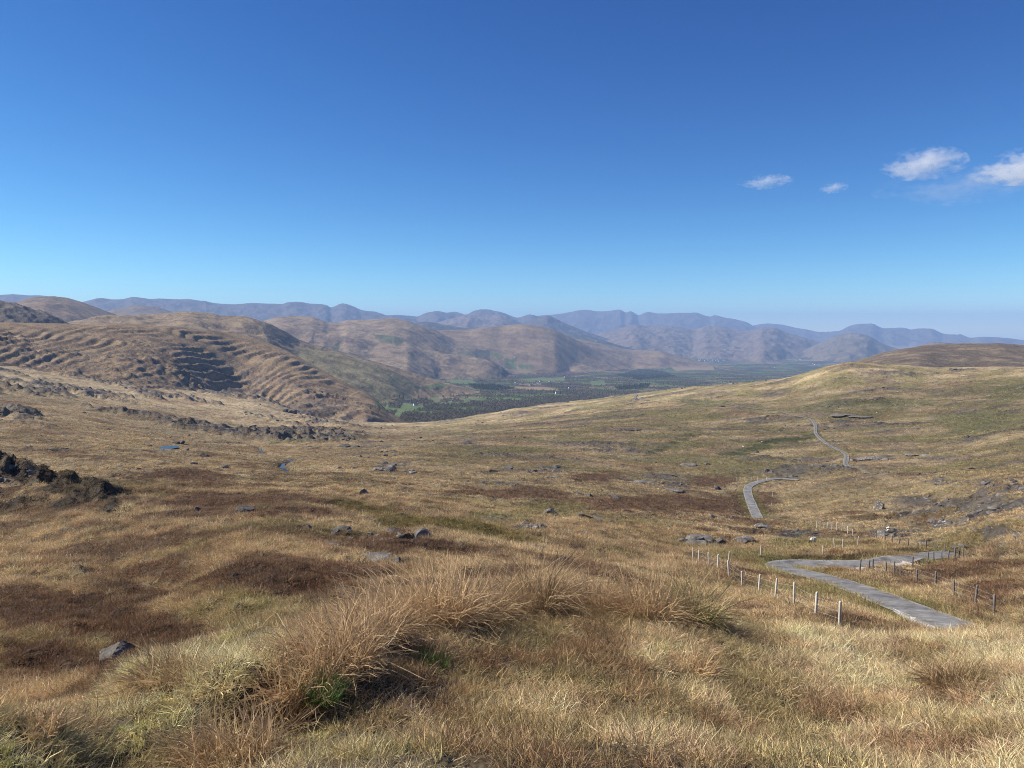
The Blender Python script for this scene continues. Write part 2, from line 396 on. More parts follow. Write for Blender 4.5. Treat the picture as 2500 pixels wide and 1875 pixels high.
# left-lit hummocks nearer by
for px, py, w, dep, hg in [(200, 1385, 26, 1.6, 0.55), (190, 1402, 30, 1.3, 0.5), (40, 1385, 30, 2, .6), (175, 1540, 30, 1.1, .45), (160, 1636, 26, .9, .4),
                           (560, 1425, 30, 1.2, .4), (450, 1395, 22, 1.2, .35), (80, 1625, 60, 1.5, .35), (580, 1500, 24, .8, .3)]:
    bump_at(px, py, w, dep, hg)
def dent(px, py, w, dp):
    global Z
    bx, by, br = [float(v[0]) for v in hit(px, py, 1.6)]
    Z -= dp * np.exp(-((X - bx) ** 2 + (Y - by) ** 2) / (w * w))


for q_ in [(690, 1745, .22, .16), (640, 1800, .22, .16), (960, 1590, .22, .10), (1360, 1500, .18, .10), (450, 1700, .15, .08), (2420, 1720, .25, .10), (1640, 1660, .15, .08), (1180, 1540, .2, .06)]:
    dent(*q_)
for q_ in [(560, 1740, .30, -.16), (760, 1620, .30, -.14), (880, 1560, .28, -.12), (1310, 1480, .2, -.08), (1060, 1510, .3, -.08), (1600, 1500, .3, -.08)]:
    dent(*q_)
# the knolls with the crags of white quartz on the right
bump_at(2290, 1262, 170, 18, 1.0)
bump_at(2420, 1200, 150, 20, 1.4)

# ------------------------------------------------------------------ road bed
ROADS = {
    'near': (3.05, [(2560, 1640), (2440, 1572), (2330, 1528), (2200, 1478), (2098, 1438), (2020, 1413), (1955, 1397), (1918, 1388), (1902, 1381), (1914, 1377), (1950, 1375.5), (2010, 1375.5), (2110, 1373), (2180, 1367), (2245, 1359), (2285, 1355), (2330, 1350)]),
    'mid': (2.7, [(1850, 1262), (1842, 1246), (1832, 1225), (1826, 1205), (1826, 1192), (1834, 1183), (1856, 1177), (1900, 1173), (1950, 1170)]),
    'far': (2.7, [(2150, 1152), (2125, 1145), (2085, 1137), (2066, 1125), (2067, 1113), (2050, 1101), (2028, 1089), (2003, 1076), (1991, 1060), (1991, 1044), (1986, 1029), (1970, 1019), (1940, 1013), (1895, 1005), (1832, 997), (1770, 986), (1700, 981)]),
    'track': (3.2, [(1585, 978), (1560, 975), (1550, 969), (1556, 963)]),
}


def smooth_line(p, n):
    p = np.asarray(p, float)
    t = np.concatenate([[0], np.cumsum(np.linalg.norm(np.diff(p[:, :2], axis=0), axis=1))])
    tt = np.linspace(0, t[-1], n)
    q = np.stack([pchip(t, p[:, k], tt) for k in range(p.shape[1])], 1)
    for _ in range(9):
        q[1:-1] = 0.25 * q[:-2] + 0.5 * q[1:-1] + 0.25 * q[2:]
    return q


ROADLINE = {}
for nm, (w, pts) in ROADS.items():
    pp = np.array(pts, float)
    if nm == 'near':   # distances read from fence posts and road width
        rr = np.array([43, 47, 51.5, 58, 66, 73, 78, 82, 86, 89.2, 91.2, 92, 93.5, 97, 103, 109, 116])
        a, t = aim(pp[:, 0], pp[:, 1])
        hx, hy, hz = np.sin(a) * rr, np.cos(a) * rr, t * rr
        hz = np.minimum.accumulate(hz)
    else:
        hx, hy, hr = hit(pp[:, 0], pp[:, 1])
        hz = lookup(Z, hx, hy)
        w = {'mid': 18.5, 'far': 7.5, 'track': 6}[nm] * float(np.median(hr)) / F
    q = smooth_line(np.stack([hx, hy, hz], 1), 160)
    kk = 25
    zs = np.convolve(np.pad(q[:, 2], kk, mode='edge'), np.ones(2 * kk + 1) / (2 * kk + 1), 'valid')
    q[:, 2] = q[:, 2] if nm == 'near' else zs
    ROADLINE[nm] = (w, q)
_a = aim([2060, 2085, 2130, 2180, 2225], [1385] * 5)[0]
_r = np.array([88.3, 89.3, 91.0, 93.6, 96.6])
_b = np.stack([np.sin(_a) * _r, np.cos(_a) * _r], 1)
_n = ROADLINE['near'][1]
_z = np.array([_n[80 + ((_n[80:, :2] - p) ** 2).sum(1).argmin(), 2] for p in _b]) - .03
BAY = smooth_line(np.column_stack([_b, _z]), 40)
ROADDIST = np.full(Z.shape, 1e3)
for nm, (w, q) in list(ROADLINE.items()) + [('bay', (5.0, BAY))]:
    lo = q[:, :2].min(0) - 25; hi = q[:, :2].max(0) + 25
    m = (X > lo[0]) & (X < hi[0]) & (Y > lo[1]) & (Y < hi[1])
    ix = np.argwhere(m)
    for c in range(0, len(ix), 20000):
        b = ix[c:c + 20000]
        xs, ys = X[b[:, 0], b[:, 1]], Y[b[:, 0], b[:, 1]]
        d2 = (xs[:, None] - q[None, :, 0]) ** 2 + (ys[:, None] - q[None, :, 1]) ** 2
        k = d2.argmin(1); d = np.sqrt(d2[np.arange(len(b)), k])
        wz = 1 - sstep(w * 0.5 + 0.6, w * 0.5 + (5 if nm == 'near' else 2.2 if nm == 'bay' else 4), d)
        zb = Z[b[:, 0], b[:, 1]]
        Z[b[:, 0], b[:, 1]] = zb * (1 - wz) + (q[k, 2] - 0.05) * wz
        ROADDIST[b[:, 0], b[:, 1]] = np.minimum(ROADDIST[b[:, 0], b[:, 1]], d - w * 0.5)

# stream bed and pond
SX, SY, SR = hit([470, 520, 560, 600, 628, 640, 655, 668, 690, 712, 690, 682, 700, 720], [1078, 1079, 1080, 1082, 1090, 1098, 1105, 1108, 1112, 1120, 1127, 1132, 1140, 1152])
STREAM = smooth_line(np.stack([SX, SY, SX * 0], 1), 140)
lo = STREAM[:, :2].min(0) - 12; hi = STREAM[:, :2].max(0) + 12
m = (X > lo[0]) & (X < hi[0]) & (Y > lo[1]) & (Y < hi[1])
ix = np.argwhere(m)
STREAMD = np.full(Z.shape, 1e3)
xs, ys = X[m], Y[m]
d = np.sqrt(((xs[:, None] - STREAM[None, :, 0]) ** 2 + (ys[:, None] - STREAM[None, :, 1]) ** 2).min(1))
Z[m] -= 1.6 * np.exp(-(d / 2.2) ** 2)
STREAMD[m] = d
PX, PY, PR = [float(v[0]) for v in hit(408, 1095)]
PONDZ = float(lookup(Z, np.array([PX]), np.array([PY]))[0]) + 0.3
m = (np.abs(X - PX) < 60) & (np.abs(Y - PY) < 60)
PA, PB = 15 * PR / F, 30 * PR / F
pd = np.sqrt(((X[m] - PX) / PA) ** 2 + ((Y[m] - PY) / PB) ** 2) + 0.15 * fbm(X[m] / 8, Y[m] / 8, 2, 5)
Z[m] = np.where(pd < 1.6, Z[m] + (PONDZ - 0.5 - Z[m]) * sstep(1.6, 1.0, pd), Z[m])


def gz(x, y):
    return lookup(Z, np.asarray(x, float), np.asarray(y, float)) + Z0


# ------------------------------------------------------------------ land cover: ground colours, plus shade painted on the left knoll
def C(*v):
    return np.array(v, float)


STRAW, TAN, HEATH, OLIVE, GREEN = C(.46, .355, .205), C(.36, .268, .150), C(.165, .100, .058), C(.225, .195, .085), C(.105, .150, .040)
ROCKC, DROCK, WOOD, BOG = C(.175, .148, .122), C(.125, .108, .095), C(.050, .050, .036), C(.085, .055, .035)
n80 = fbm(X / 80, Y / 80, 4, 101); n25 = fbm(X / 25, Y / 25, 3, 102); n6 = fbm(X / 6, Y / 6, 3, 103)
n15 = fbm(X / 15, Y / 9, 4, 104); n200 = fbm(X / 260, Y / 260, 4, 105)


def mix(c, col, w):
    return c + (col - c) * w[..., None]


COV = np.broadcast_to(STRAW, Z.shape + (3,)).copy()
COV = mix(COV, TAN, sstep(-.25, .25, n25 + 0.3 * n6))
nearw = sstep(600, 100, R2)
leftw = smooth_mask(-900, 1000, 250) * sstep(160, 90, R2)
COV = mix(COV, HEATH, 0.8 * sstep(.10, .28, n15 + .35 * n80 + .13 * leftw) * nearw)
COV = mix(COV, HEATH * .8, 0.7 * sstep(.16, .34, fbm(X / 3.2, Y / 2.4, 3, 109) + .06 * leftw) * sstep(200, 120, R2))
COV = mix(COV, HEATH * 1.5, 0.6 * sstep(.10, .35, n80 + .3 * n25) * (1 - nearw))
spur = smooth_mask(1000, 3200, 200) * sstep(150, 350, R2)
COV = mix(COV, OLIVE, 0.85 * sstep(-.22, .2, fbm(X / 55, Y / 35, 4, 106)) * spur)
COV = mix(COV, C(.20, .155, .125), 0.55 * sstep(.05, .3, fbm(X / 42, Y / 26, 4, 107)) * spur)
COV = mix(COV, OLIVE, 0.5 * sstep(.15, .4, fbm(X / 20, Y / 20, 3, 108)) * nearw)

# valley land: fields, hedges, woods
vr = (LAB == 0) & (R2 > 1350)
x, y = X[vr], Y[vr]
sc = np.where(R2[vr] > 6500, 210.0, 120.0)
ca, sa = math.cos(.5), math.sin(.5)
u = (x * ca + y * sa) / sc + 0.35 * fbm(x / 500, y / 500, 2, 110); v = (-x * sa + y * ca) / (sc * 1.5) + 0.35 * fbm(x / 500, y / 500, 2, 111)
u = u + 0.5 * (np.floor(v) % 2)
cu, cv = np.floor(u), np.floor(v)
hsh = np.abs(np.sin(cu * 127.1 + cv * 311.7) * 43758.5453) % 1
edge = np.minimum(np.minimum(u - cu, 1 - u + cu) , np.minimum(v - cv, 1 - v + cv) * 1.5)
pal = np.array([[.10, .155, .045], [.085, .135, .042], [.135, .150, .055], [.16, .145, .065], [.065, .062, .048], [.055, .060, .042], [.22, .165, .10], [.10, .085, .07], [.075, .068, .055], [.11, .14, .05]])
fc = pal[(hsh * 10).astype(int) % 10]
wd = sstep(.02, .16, fbm(x / 330, y / 330, 4, 112))
fc = fc + (C(.062, .058, .046) - fc) * (wd * 0.8)[:, None]
fc = fc + (C(.050, .050, .036) - fc) * (sstep(.10, .05, edge) * .85)[:, None]
far_moor = sstep(.0, .25, fbm(x / 1500, y / 1500, 3, 113) + sstep(12500, 15500, R2[vr]) * .6)
fc = fc + (C(.25, .185, .12) - fc) * (far_moor * sstep(9000, 12000, R2[vr]))[:, None]
bl = sstep(1350, 1800, R2[vr])[:, None]
COV[vr] = COV[vr] * (1 - bl) + fc * bl

HC = {'rocky_hill': (.265, .185, .105), 'olive_shoulder': (.225, .195, .10), 'grassy_hill': (.265, .195, .115), 'middle_ridge': (.25, .18, .11), 'dark_hill': (.10, .085, .07),
      'bare_hill': (.20, .14, .085), 'twin_hill': (.27, .195, .12), 'domed_hill': (.245, .17, .10), 'long_spur': (.25, .175, .105), 'heather_hill': (.15, .118, .085),
      'forest_wedge': (.05, .055, .04), 'low_hill': (.17, .13, .09), 'dome_shaped_mountain': (.17, .135, .09), 'foothill_range': (.17, .13, .10), 'crag_mountain': (.09, .08, .075), 'mountain_range': (.10, .088, .078)}
for i, hh in enumerate(HILLS):
    s = LAB == i + 1
    x, y = X[s], Y[s]
    L = max(60.0, hh[4][0][2] * 0.03)
    n = fbm(x / L, y / (L * .6), 5, 120 + i)
    c = np.array(HC[hh[0]])[None] * (1 + 0.0 * n[:, None])
    fw_ = .3 if hh[4][0][2] > 12000 else 1.0
    c = c + (np.array((.34, .25, .145)) - c) * (0.38 * fw_ * sstep(.0, .35, n))[:, None]
    c = c + (np.array((.125, .085, .06)) - c) * (0.55 * sstep(.02, .3, -n))[:, None]
    COV[s] = c
# olive back of the rocky hill, dark top of the twin hill
hid = {hh[0]: i + 1 for i, hh in enumerate(HILLS)}


def poly_mask(P):
    """points of the grid inside a polygon given by photograph pixels set down on the ground"""
    hx, hy, _ = hit([p[0] for p in P], [p[1] for p in P])
    m = (X > hx.min()) & (X < hx.max()) & (Y > hy.min()) & (Y < hy.max())
    xs, ys = X[m], Y[m]
    ins = np.zeros(len(xs), bool)
    n = len(hx)
    for i in range(n):
        x0, y0, x1, y1 = hx[i], hy[i], hx[(i + 1) % n], hy[(i + 1) % n]
        c = ((y0 > ys) != (y1 > ys))
        with np.errstate(divide='ignore', invalid='ignore'):
            c &= xs < (x1 - x0) * (ys - y0) / (y1 - y0) + x0
        ins ^= c
    o = np.zeros(Z.shape, bool); o[m] = ins
    return o


G1, G2, G3, DW, TN, BW = C(.115, .155, .065), C(.125, .155, .07), C(.15, .155, .075), C(.034, .042, .030), C(.27, .19, .115), C(.085, .066, .056)
FIELDS = [
    ([(930, 992), (985, 984), (1040, 989), (1022, 1001), (985, 1009), (935, 1005)], G1),
    ([(915, 985), (945, 976), (948, 990), (928, 998)], G1),
    ([(1040, 972), (1062, 964), (1082, 974), (1068, 984)], G3),
    ([(1080, 930), (1115, 919), (1150, 928), (1170, 938), (1110, 937)], G2),
    ([(1020, 944), (1070, 934), (1100, 945), (1050, 952)], G2),
    ([(1120, 975), (1160, 969), (1172, 977), (1135, 983)], G2),
    ([(1140, 938), (1200, 938), (1260, 948), (1220, 954), (1160, 950)], DW),
    ([(1240, 944), (1330, 944), (1375, 954), (1290, 952)], TN),
    ([(1270, 925), (1380, 921), (1380, 931), (1290, 933)], G2),
    ([(1440, 930), (1475, 928), (1480, 940), (1445, 942)], G2),
    ([(1195, 860), (1227, 860), (1227, 874), (1198, 874)], C(.19, .19, .085)),
    ([(1232, 875), (1261, 875), (1261, 884), (1232, 884)], G2),
    ([(1230, 886), (1261, 886), (1262, 900), (1232, 900)], G2),
    ([(1266, 888), (1296, 889), (1298, 901), (1266, 900)], G2),
    ([(1120, 858), (1157, 860), (1155, 868), (1115, 866)], C(.17, .165, .085)),
    ([(1160, 855), (1195, 855), (1195, 880), (1160, 875)], C(.10, .09, .065)),
    ([(1230, 905), (1390, 900), (1420, 915), (1330, 918)], BW),
    ([(1500, 915), (1560, 900), (1620, 905), (1655, 920), (1560, 928)], DW),
    ([(905, 815), (990, 830), (980, 842), (930, 836)], C(.12, .125, .06)),
    ([(790, 855), (830, 832), (810, 845), (780, 860)], C(.11, .11, .055)),
    ([(640, 800), (770, 811), (735, 838), (655, 830)], C(.10, .085, .07)),
    ([(1500, 945), (1590, 935), (1580, 948), (1510, 952)], DW),
    ([(1640, 895), (1740, 893), (1745, 903), (1650, 905)], C(.26, .19, .12)),
]
for P, c in FIELDS:
    m = poly_mask(P)
    COV[m] = c[None] * (1 + 0.12 * n25[m][:, None])
    ROCK[m] = 0


ROCKED = np.zeros_like(Z)


def patch(px, py, rx, ry, col, w=0.9, rough=0.5):
    """a roundish stand of vegetation set down on the ground"""
    hx, hy, hr = hit([px, px - rx, px + rx, px, px], [py, py, py, py - ry, py + ry], 1.6 if py > 1560 or (py > 1480 and px > 400) else 9.0)
    cx, cy = hx[0], hy[0]
    e1 = np.array([hx[2] - hx[1], hy[2] - hy[1]]) / 2
    dr = max(0.5 * abs(hr[3] - hr[4]), 0.15)
    dr = min(dr, 4 * np.hypot(*e1))
    e2 = np.array([cx, cy]) / np.hypot(cx, cy) * dr
    B = np.linalg.inv(np.stack([e1, e2], 1))
    rad = 2.0 * max(np.hypot(*e1), dr)
    m = (np.abs(X - cx) < rad) & (np.abs(Y - cy) < rad)
    dx, dy = X[m] - cx, Y[m] - cy
    a = B[0, 0] * dx + B[0, 1] * dy; b = B[1, 0] * dx + B[1, 1] * dy
    s = max(dr, np.hypot(*e1)) * 0.35
    q = np.sqrt(a * a + b * b) + rough * fbm(X[m] / s, Y[m] / s, 4, int(px) % 50)
    wgt = w * sstep(1.15, .7, q)
    if isinstance(col, str):
        wgt = wgt * sstep(-.2, .1, fbm(X[m] / (.05 * hr[0]), Y[m] / (.04 * hr[0]), 5, 17))
        ROCK[m] = np.maximum(ROCK[m], wgt)
        f = ridged(X[m] / 5.0 + Y[m] / 9.0, Y[m] / 8.0, 3, 7) - .55
        Z[m] += wgt * (1 - ROCKED[m]) * f * min(0.4, 0.0025 * hr[0])
        ROCKED[m] = np.maximum(ROCKED[m], wgt)
    else:
        COV[m] = mix(COV[m], col, wgt)
        ROCK[m] *= 1 - 0.7 * wgt


H2 = HEATH * 1.05
for a in [(1250, 1205, 150, 14), (1450, 1222, 150, 22), (1650, 1236, 150, 28), (1820, 1225, 90, 30), (1740, 1178, 60, 14), (1460, 1163, 75, 11), (960, 1325, 170, 24), (700, 1372, 170, 22),
          (870, 1400, 110, 15), (550, 1228, 200, 18), (720, 1258, 150, 14), (350, 1392, 130, 20), (150, 1500, 170, 40), (360, 1530, 130, 36), (100, 1590, 130, 30), (60, 1450, 90, 22),
          (260, 1640, 160, 36), (2350, 1400, 110, 22), (2430, 1440, 90, 26), (2450, 1378, 90, 14), (1300, 1395, 140, 12), (450, 1170, 140, 10), (1150, 1345, 90, 12), (600, 1415, 160, 14)]:
    patch(*a, H2, .9, .7)
for a in [(120, 1480, 200, 40), (330, 1560, 200, 40), (120, 1620, 200, 50), (330, 1450, 160, 18), (680, 1395, 220, 26), (1020, 1345, 160, 18)]:
    patch(*a, HEATH * .8, .85, .9)
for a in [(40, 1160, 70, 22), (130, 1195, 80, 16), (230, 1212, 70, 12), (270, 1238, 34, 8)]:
    patch(*a, C(.075, .055, .038), .85, .8)  # dark heather tint that also paints the shaded faces of the left knoll
for a in [(1340, 1238, 110, 18), (1230, 1262, 90, 10), (1650, 1012, 120, 12), (1420, 1075, 70, 8), (1850, 1350, 130, 12), (1980, 1322, 110, 16), (1950, 1450, 120, 12), (600, 1475, 70, 12), (640, 1490, 50, 9)]:
    patch(*a, OLIVE * 1.1, .75, .6)
for a in [(2185, 985, 100, 13), (2400, 1025, 130, 34), (2470, 965, 60, 36), (2050, 980, 60, 8), (700, 1078, 60, 9), (1990, 1000, 60, 7), (1730, 985, 70, 7)]:
    patch(*a, C(.175, .175, .07), .65, .9)
for k in np.linspace(0, 1, 9):   # green ditch and rush-filled hollow
    patch(1780 + 200 * k, 1107 - 48 * k + 6 * math.sin(k * 9), 30, 5, C(.095, .105, .04), .85, .8)
    patch(860 + 420 * k, 1232 + 84 * k + 10 * math.sin(k * 6), 60, 11, C(.17, .135, .045), .8, .8)
for k in np.linspace(0, 1, 6):
    patch(1590 + 90 * k, 1108 - 44 * k, 18, 4, C(.10, .11, .045), .8, .8)
for a in [(2290, 1250, 130, 26), (2350, 1215, 120, 16), (2420, 1235, 100, 20), (2230, 1228, 60, 14), (2330, 1180, 100, 12), (2460, 1185, 60, 12), (1950, 1302, 50, 12), (1590, 1172, 70, 12), (1640, 1187, 60, 8), (1300, 1148, 90, 10),
          (1215, 1264, 36, 9), (1290, 1284, 36, 10), (955, 1140, 46, 11), (1240, 1180, 50, 7), (1720, 1320, 60, 8), (2180, 1300, 70, 9), (2300, 1120, 70, 7), (2150, 1115, 50, 7), (2080, 1030, 60, 6), (2420, 1290, 60, 10), (900, 1080, 40, 5), (2280, 1325, 40, 8)]:
    patch(*a, 'rock', .95, .8)
# bank in the foreground
PALE, RED, MOSS, FOL = C(.54, .45, .285), C(.195, .122, .07), C(.40, .375, .21), C(.27, .225, .115)
fg = sstep(13, 10, R2) * sstep(math.radians(60), math.radians(45), np.abs(A2))
COV = mix(COV, C(.33, .245, .14), fg)
for a in [(2150, 1560, 500, 60), (2400, 1640, 250, 70), (1800, 1560, 250, 40)]:
    patch(*a, PALE, .85, .5)
for a in [(1250, 1800, 600, 70), (900, 1740, 300, 60), (1900, 1740, 350, 55), (1500, 1690, 250, 35), (1250, 1640, 200, 25), (2250, 1830, 250, 45)]:
    patch(*a, RED, .75, .7)
for a in [(330, 1700, 300, 90), (150, 1800, 200, 70), (450, 1650, 150, 30)]:
    patch(*a, MOSS, .9, .5)
for a in [(1250, 1560, 260, 40), (1000, 1640, 150, 30), (1650, 1490, 130, 20)]:
    patch(*a, FOL, .75, .6)
COV = mix(COV, PALE, fg * sstep(.02, .3, fbm(X / .9, Y / .9, 4, 130)) * .65)
COV = mix(COV, RED, fg * sstep(.02, .28, fbm(X / .7, Y / .7, 4, 131)) * .7)
COV = mix(COV, FOL, fg * sstep(0.05, .3, fbm(X / .6, Y / .6, 4, 132)) * .75)
# verges
vg = sstep(3.0, .3, ROADDIST) * sstep(400, 200, R2)
COV = mix(COV, C(.20, .185, .07), vg * (.45 + .4 * sstep(-.2, .3, n6)))
COV = mix(COV, C(.06, .045, .035), sstep(2.2, .8, STREAMD) * .8)
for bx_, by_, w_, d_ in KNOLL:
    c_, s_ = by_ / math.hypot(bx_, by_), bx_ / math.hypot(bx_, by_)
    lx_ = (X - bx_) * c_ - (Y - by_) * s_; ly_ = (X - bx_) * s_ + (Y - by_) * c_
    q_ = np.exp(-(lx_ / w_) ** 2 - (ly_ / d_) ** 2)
    COV = mix(COV, C(.105, .082, .055), .85 * sstep(.3, .6, q_ + .5 * n6 + .3 * fbm(X / 2.2, Y / 2.2, 2, 19)))  # knoll bumps darkened in colour: heather and rock with their shade painted in
rockc = DROCK + (ROCKC - DROCK) * sstep(900, 200, R2)[..., None]
COV = mix(COV, rockc * (1 + .25 * n6[..., None]), np.clip(ROCK, 0, 1))

# soil and litter between the plants
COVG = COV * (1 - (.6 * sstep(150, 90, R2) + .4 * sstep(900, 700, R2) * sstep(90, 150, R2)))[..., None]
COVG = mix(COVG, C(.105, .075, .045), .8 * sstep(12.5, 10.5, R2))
# ------------------------------------------------------------------ materials
def newmat(name):
    m = bpy.data.materials.new(name); m.use_nodes = True
    nt = m.node_tree; nt.nodes.clear()
    return m, nt, nt.nodes.new('ShaderNodeOutputMaterial')


def N(nt, t, **k):
    n = nt.nodes.new(t)
    for a, v in k.items():
        if a.startswith('i_'):
            n.inputs[a[2:].replace('_', ' ')].default_value = v
        else:
            setattr(n, a, v)
    return n


def math_node(nt, op, a, b=None):
    n = nt.nodes.new('ShaderNodeMath'); n.operation = op
    for i, v in enumerate((a, b)):
        if v is None:
            continue
        if isinstance(v, (int, float)):
            n.inputs[i].default_value = v
        else:
            nt.links.new(v, n.inputs[i])
    return n.outputs[0]


def noise(nt, vec, scale, detail=4, rough=.55):
    n = N(nt, 'ShaderNodeTexNoise'); n.inputs['Scale'].default_value = scale
    n.inputs['Detail'].default_value = detail; n.inputs['Roughness'].default_value = rough
    nt.links.new(vec, n.inputs['Vector'])
    return n.outputs['Fac']


def ramp(nt, fac, stops):
    r = N(nt, 'ShaderNodeValToRGB')
    while len(r.color_ramp.elements) < len(stops):
        r.color_ramp.elements.new(0.5)
    for e, (p, c) in zip(r.color_ramp.elements, stops):
        e.position = p; e.color = tuple(c) + (1,) if len(c) == 3 else c
    nt.links.new(fac, r.inputs[0])
    return r.outputs[0]


def terrain_material():
    m, nt, out = newmat('moor_ground')
    L = nt.links
    geo_ = N(nt, 'ShaderNodeNewGeometry')
    pos = geo_.outputs['Position']
    at = N(nt, 'ShaderNodeAttribute', attribute_name='cover')
    rk = N(nt, 'ShaderNodeAttribute', attribute_name='rock')
    f1 = noise(nt, pos, 1.3, 5, .65); f2 = noise(nt, pos, .17, 6, .62); f3 = noise(nt, pos, .022, 7, .62); f4 = noise(nt, pos, .0035, 7, .6)
    s = math_node(nt, 'ADD', math_node(nt, 'ADD', math_node(nt, 'MULTIPLY', f1, .75), math_node(nt, 'MULTIPLY', f2, 1.0)), math_node(nt, 'ADD', math_node(nt, 'MULTIPLY', f3, .95), math_node(nt, 'MULTIPLY', f4, .5)))
    val = math_node(nt, 'ADD', math_node(nt, 'MULTIPLY', math_node(nt, 'SUBTRACT', s, 1.6), 1.15), 1.0)
    val = math_node(nt, 'MAXIMUM', val, .35)
    mul = N(nt, 'ShaderNodeVectorMath', operation='SCALE')
    L.new(at.outputs['Color'], mul.inputs[0]); L.new(val, mul.inputs['Scale'])
    # quartz and lichen on bare rock
    lich = noise(nt, pos, .8, 5, .75)
    lm = N(nt, 'ShaderNodeMapRange'); lm.inputs[1].default_value = .56; lm.inputs[2].default_value = .61
    L.new(lich, lm.inputs[0])
    lm2 = math_node(nt, 'MULTIPLY', lm.outputs[0], math_node(nt, 'MULTIPLY', rk.outputs['Fac'], math_node(nt, 'GREATER_THAN', rk.outputs['Fac'], .5)))
    at2 = N(nt, 'ShaderNodeAttribute', attribute_name='quartz')
    lm2 = math_node(nt, 'MULTIPLY', lm2, at2.outputs['Fac'])
    mx = N(nt, 'ShaderNodeMix', data_type='RGBA')
    L.new(lm2, mx.inputs[0]); L.new(mul.outputs[0], mx.inputs[6]); mx.inputs[7].default_value = (.62, .60, .57, 1)
    b = N(nt, 'ShaderNodeBsdfPrincipled')
    b.inputs['Roughness'].default_value = .9
    b.inputs['Specular IOR Level'].default_value = .15
    L.new(mx.outputs[2], b.inputs['Base Color'])
    bp = N(nt, 'ShaderNodeBump'); bp.inputs['Strength'].default_value = 1.0; bp.inputs['Distance'].default_value = .30
    L.new(math_node(nt, 'ADD', f1, math_node(nt, 'MULTIPLY', noise(nt, pos, 5.0, 3), .3)), bp.inputs['Height'])
    bp2 = N(nt, 'ShaderNodeBump'); bp2.inputs['Strength'].default_value = 1.0; bp2.inputs['Distance'].default_value = 2.2
    L.new(f2, bp2.inputs['Height']); L.new(bp.outputs[0], bp2.inputs['Normal'])
    bp3 = N(nt, 'ShaderNodeBump'); bp3.inputs['Strength'].default_value = 1.0; bp3.inputs['Distance'].default_value = 7.0
    L.new(f3, bp3.inputs['Height']); L.new(bp2.outputs[0], bp3.inputs['Normal'])
    L.new(bp3.outputs[0], b.inputs['Normal'])
    L.new(b.outputs[0], out.inputs[0])
    return m


M_GROUND = terrain_material()

# ------------------------------------------------------------------ terrain meshes, one per hill
ZW = Z + Z0
dZa = np.gradient(ZW, axis=0); dZr = np.gradient(ZW, axis=1)
dXa = np.gradient(X, axis=0); dXr = np.gradient(X, axis=1); dYa = np.gradient(Y, axis=0); dYr = np.gradient(Y, axis=1)
nx = dYa * dZr - dZa * dYr; ny = dZa * dXr - dXa * dZr; nz_ = dXa * dYr - dYa * dXr
sg = np.sign(nz_); sg[sg == 0] = 1
ln = np.sqrt(nx * nx + ny * ny + nz_ * nz_) + 1e-12
NRM = np.stack([nx, ny, nz_], -1) * (sg / ln)[..., None]

QUARTZ = np.zeros_like(Z)
for px, py, rx, ry in [(2230, 1262, 60, 18), (2340, 1258, 40, 12), (2290, 1200, 40, 8), (2285, 1285, 40, 8), (955, 1140, 46, 12), (1215, 1264, 36, 9), (1290, 1284, 36, 10), (2140, 1235, 14, 10), (2120, 1118, 40, 7), (2250, 1108, 30, 6)]:
    hx, hy, hr = hit([px], [py])
    w = rx * hr[0] / F
    QUARTZ = np.maximum(QUARTZ, sstep(1.3, .6, np.hypot((X - hx[0]) / w, (Y - hy[0]) / (w * 1.6))))

flab = LAB[:-1, :-1].copy()
flab[(flab == 0) & (R2[:-1, :-1] > 1400)] = 100
idx = np.arange(NA * NR).reshape(NA, NR)
quads = np.stack([idx[:-1, :-1], idx[1:, :-1], idx[1:, 1:], idx[:-1, 1:]], -1)
V = np.stack([X, Y, ZW], -1).reshape(-1, 3)
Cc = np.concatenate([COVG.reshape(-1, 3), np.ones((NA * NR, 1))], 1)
Nn = NRM.reshape(-1, 3)


def tag(o, label=None, cat=None, group=None, kind=None):
    if label: o['label'] = label
    if cat: o['category'] = cat
    if group: o['group'] = group
    if kind: o['kind'] = kind
    return o


def mesh_np(name, v, f, mat=None, smooth=True):
    me = bpy.data.meshes.new(name)
    v = np.asarray(v, np.float32); f = np.asarray(f, np.int32)
    k = f.shape[1]
    me.vertices.add(len(v)); me.vertices.foreach_set('co', v.ravel())
    me.loops.add(f.size); me.loops.foreach_set('vertex_index', f.ravel())
    me.polygons.add(len(f)); me.polygons.foreach_set('loop_start', np.arange(0, f.size, k, dtype=np.int32))
    me.update(calc_edges=True)
    me.polygons.foreach_set('use_smooth', np.full(len(f), smooth))
    if mat: me.materials.append(mat)
    return me


def obj(name, me, parent=None, loc=None):
    o = bpy.data.objects.new(name, me); COL.objects.link(o)
    if parent: o.parent = parent
    if loc is not None: o.location = loc
    return o


def terrain_part(name, sel, label):
    f = quads[sel]
    if len(f) == 0:
        return
    u, inv = np.unique(f.ravel(), return_inverse=True)
    me = mesh_np(name, V[u], inv.reshape(-1, 4), M_GROUND)
    a = me.attributes.new('cover', 'FLOAT_COLOR', 'POINT'); a.data.foreach_set('color', Cc[u].astype(np.float32).ravel())
    a = me.attributes.new('rock', 'FLOAT', 'POINT'); a.data.foreach_set('value', ROCK.ravel()[u].astype(np.float32))
    a = me.attributes.new('quartz', 'FLOAT', 'POINT'); a.data.foreach_set('value', QUARTZ.ravel()[u].astype(np.float32))
    me.normals_split_custom_set_from_vertices(Nn[u].tolist())
    tag(obj(name, me), label, None, None, 'structure')


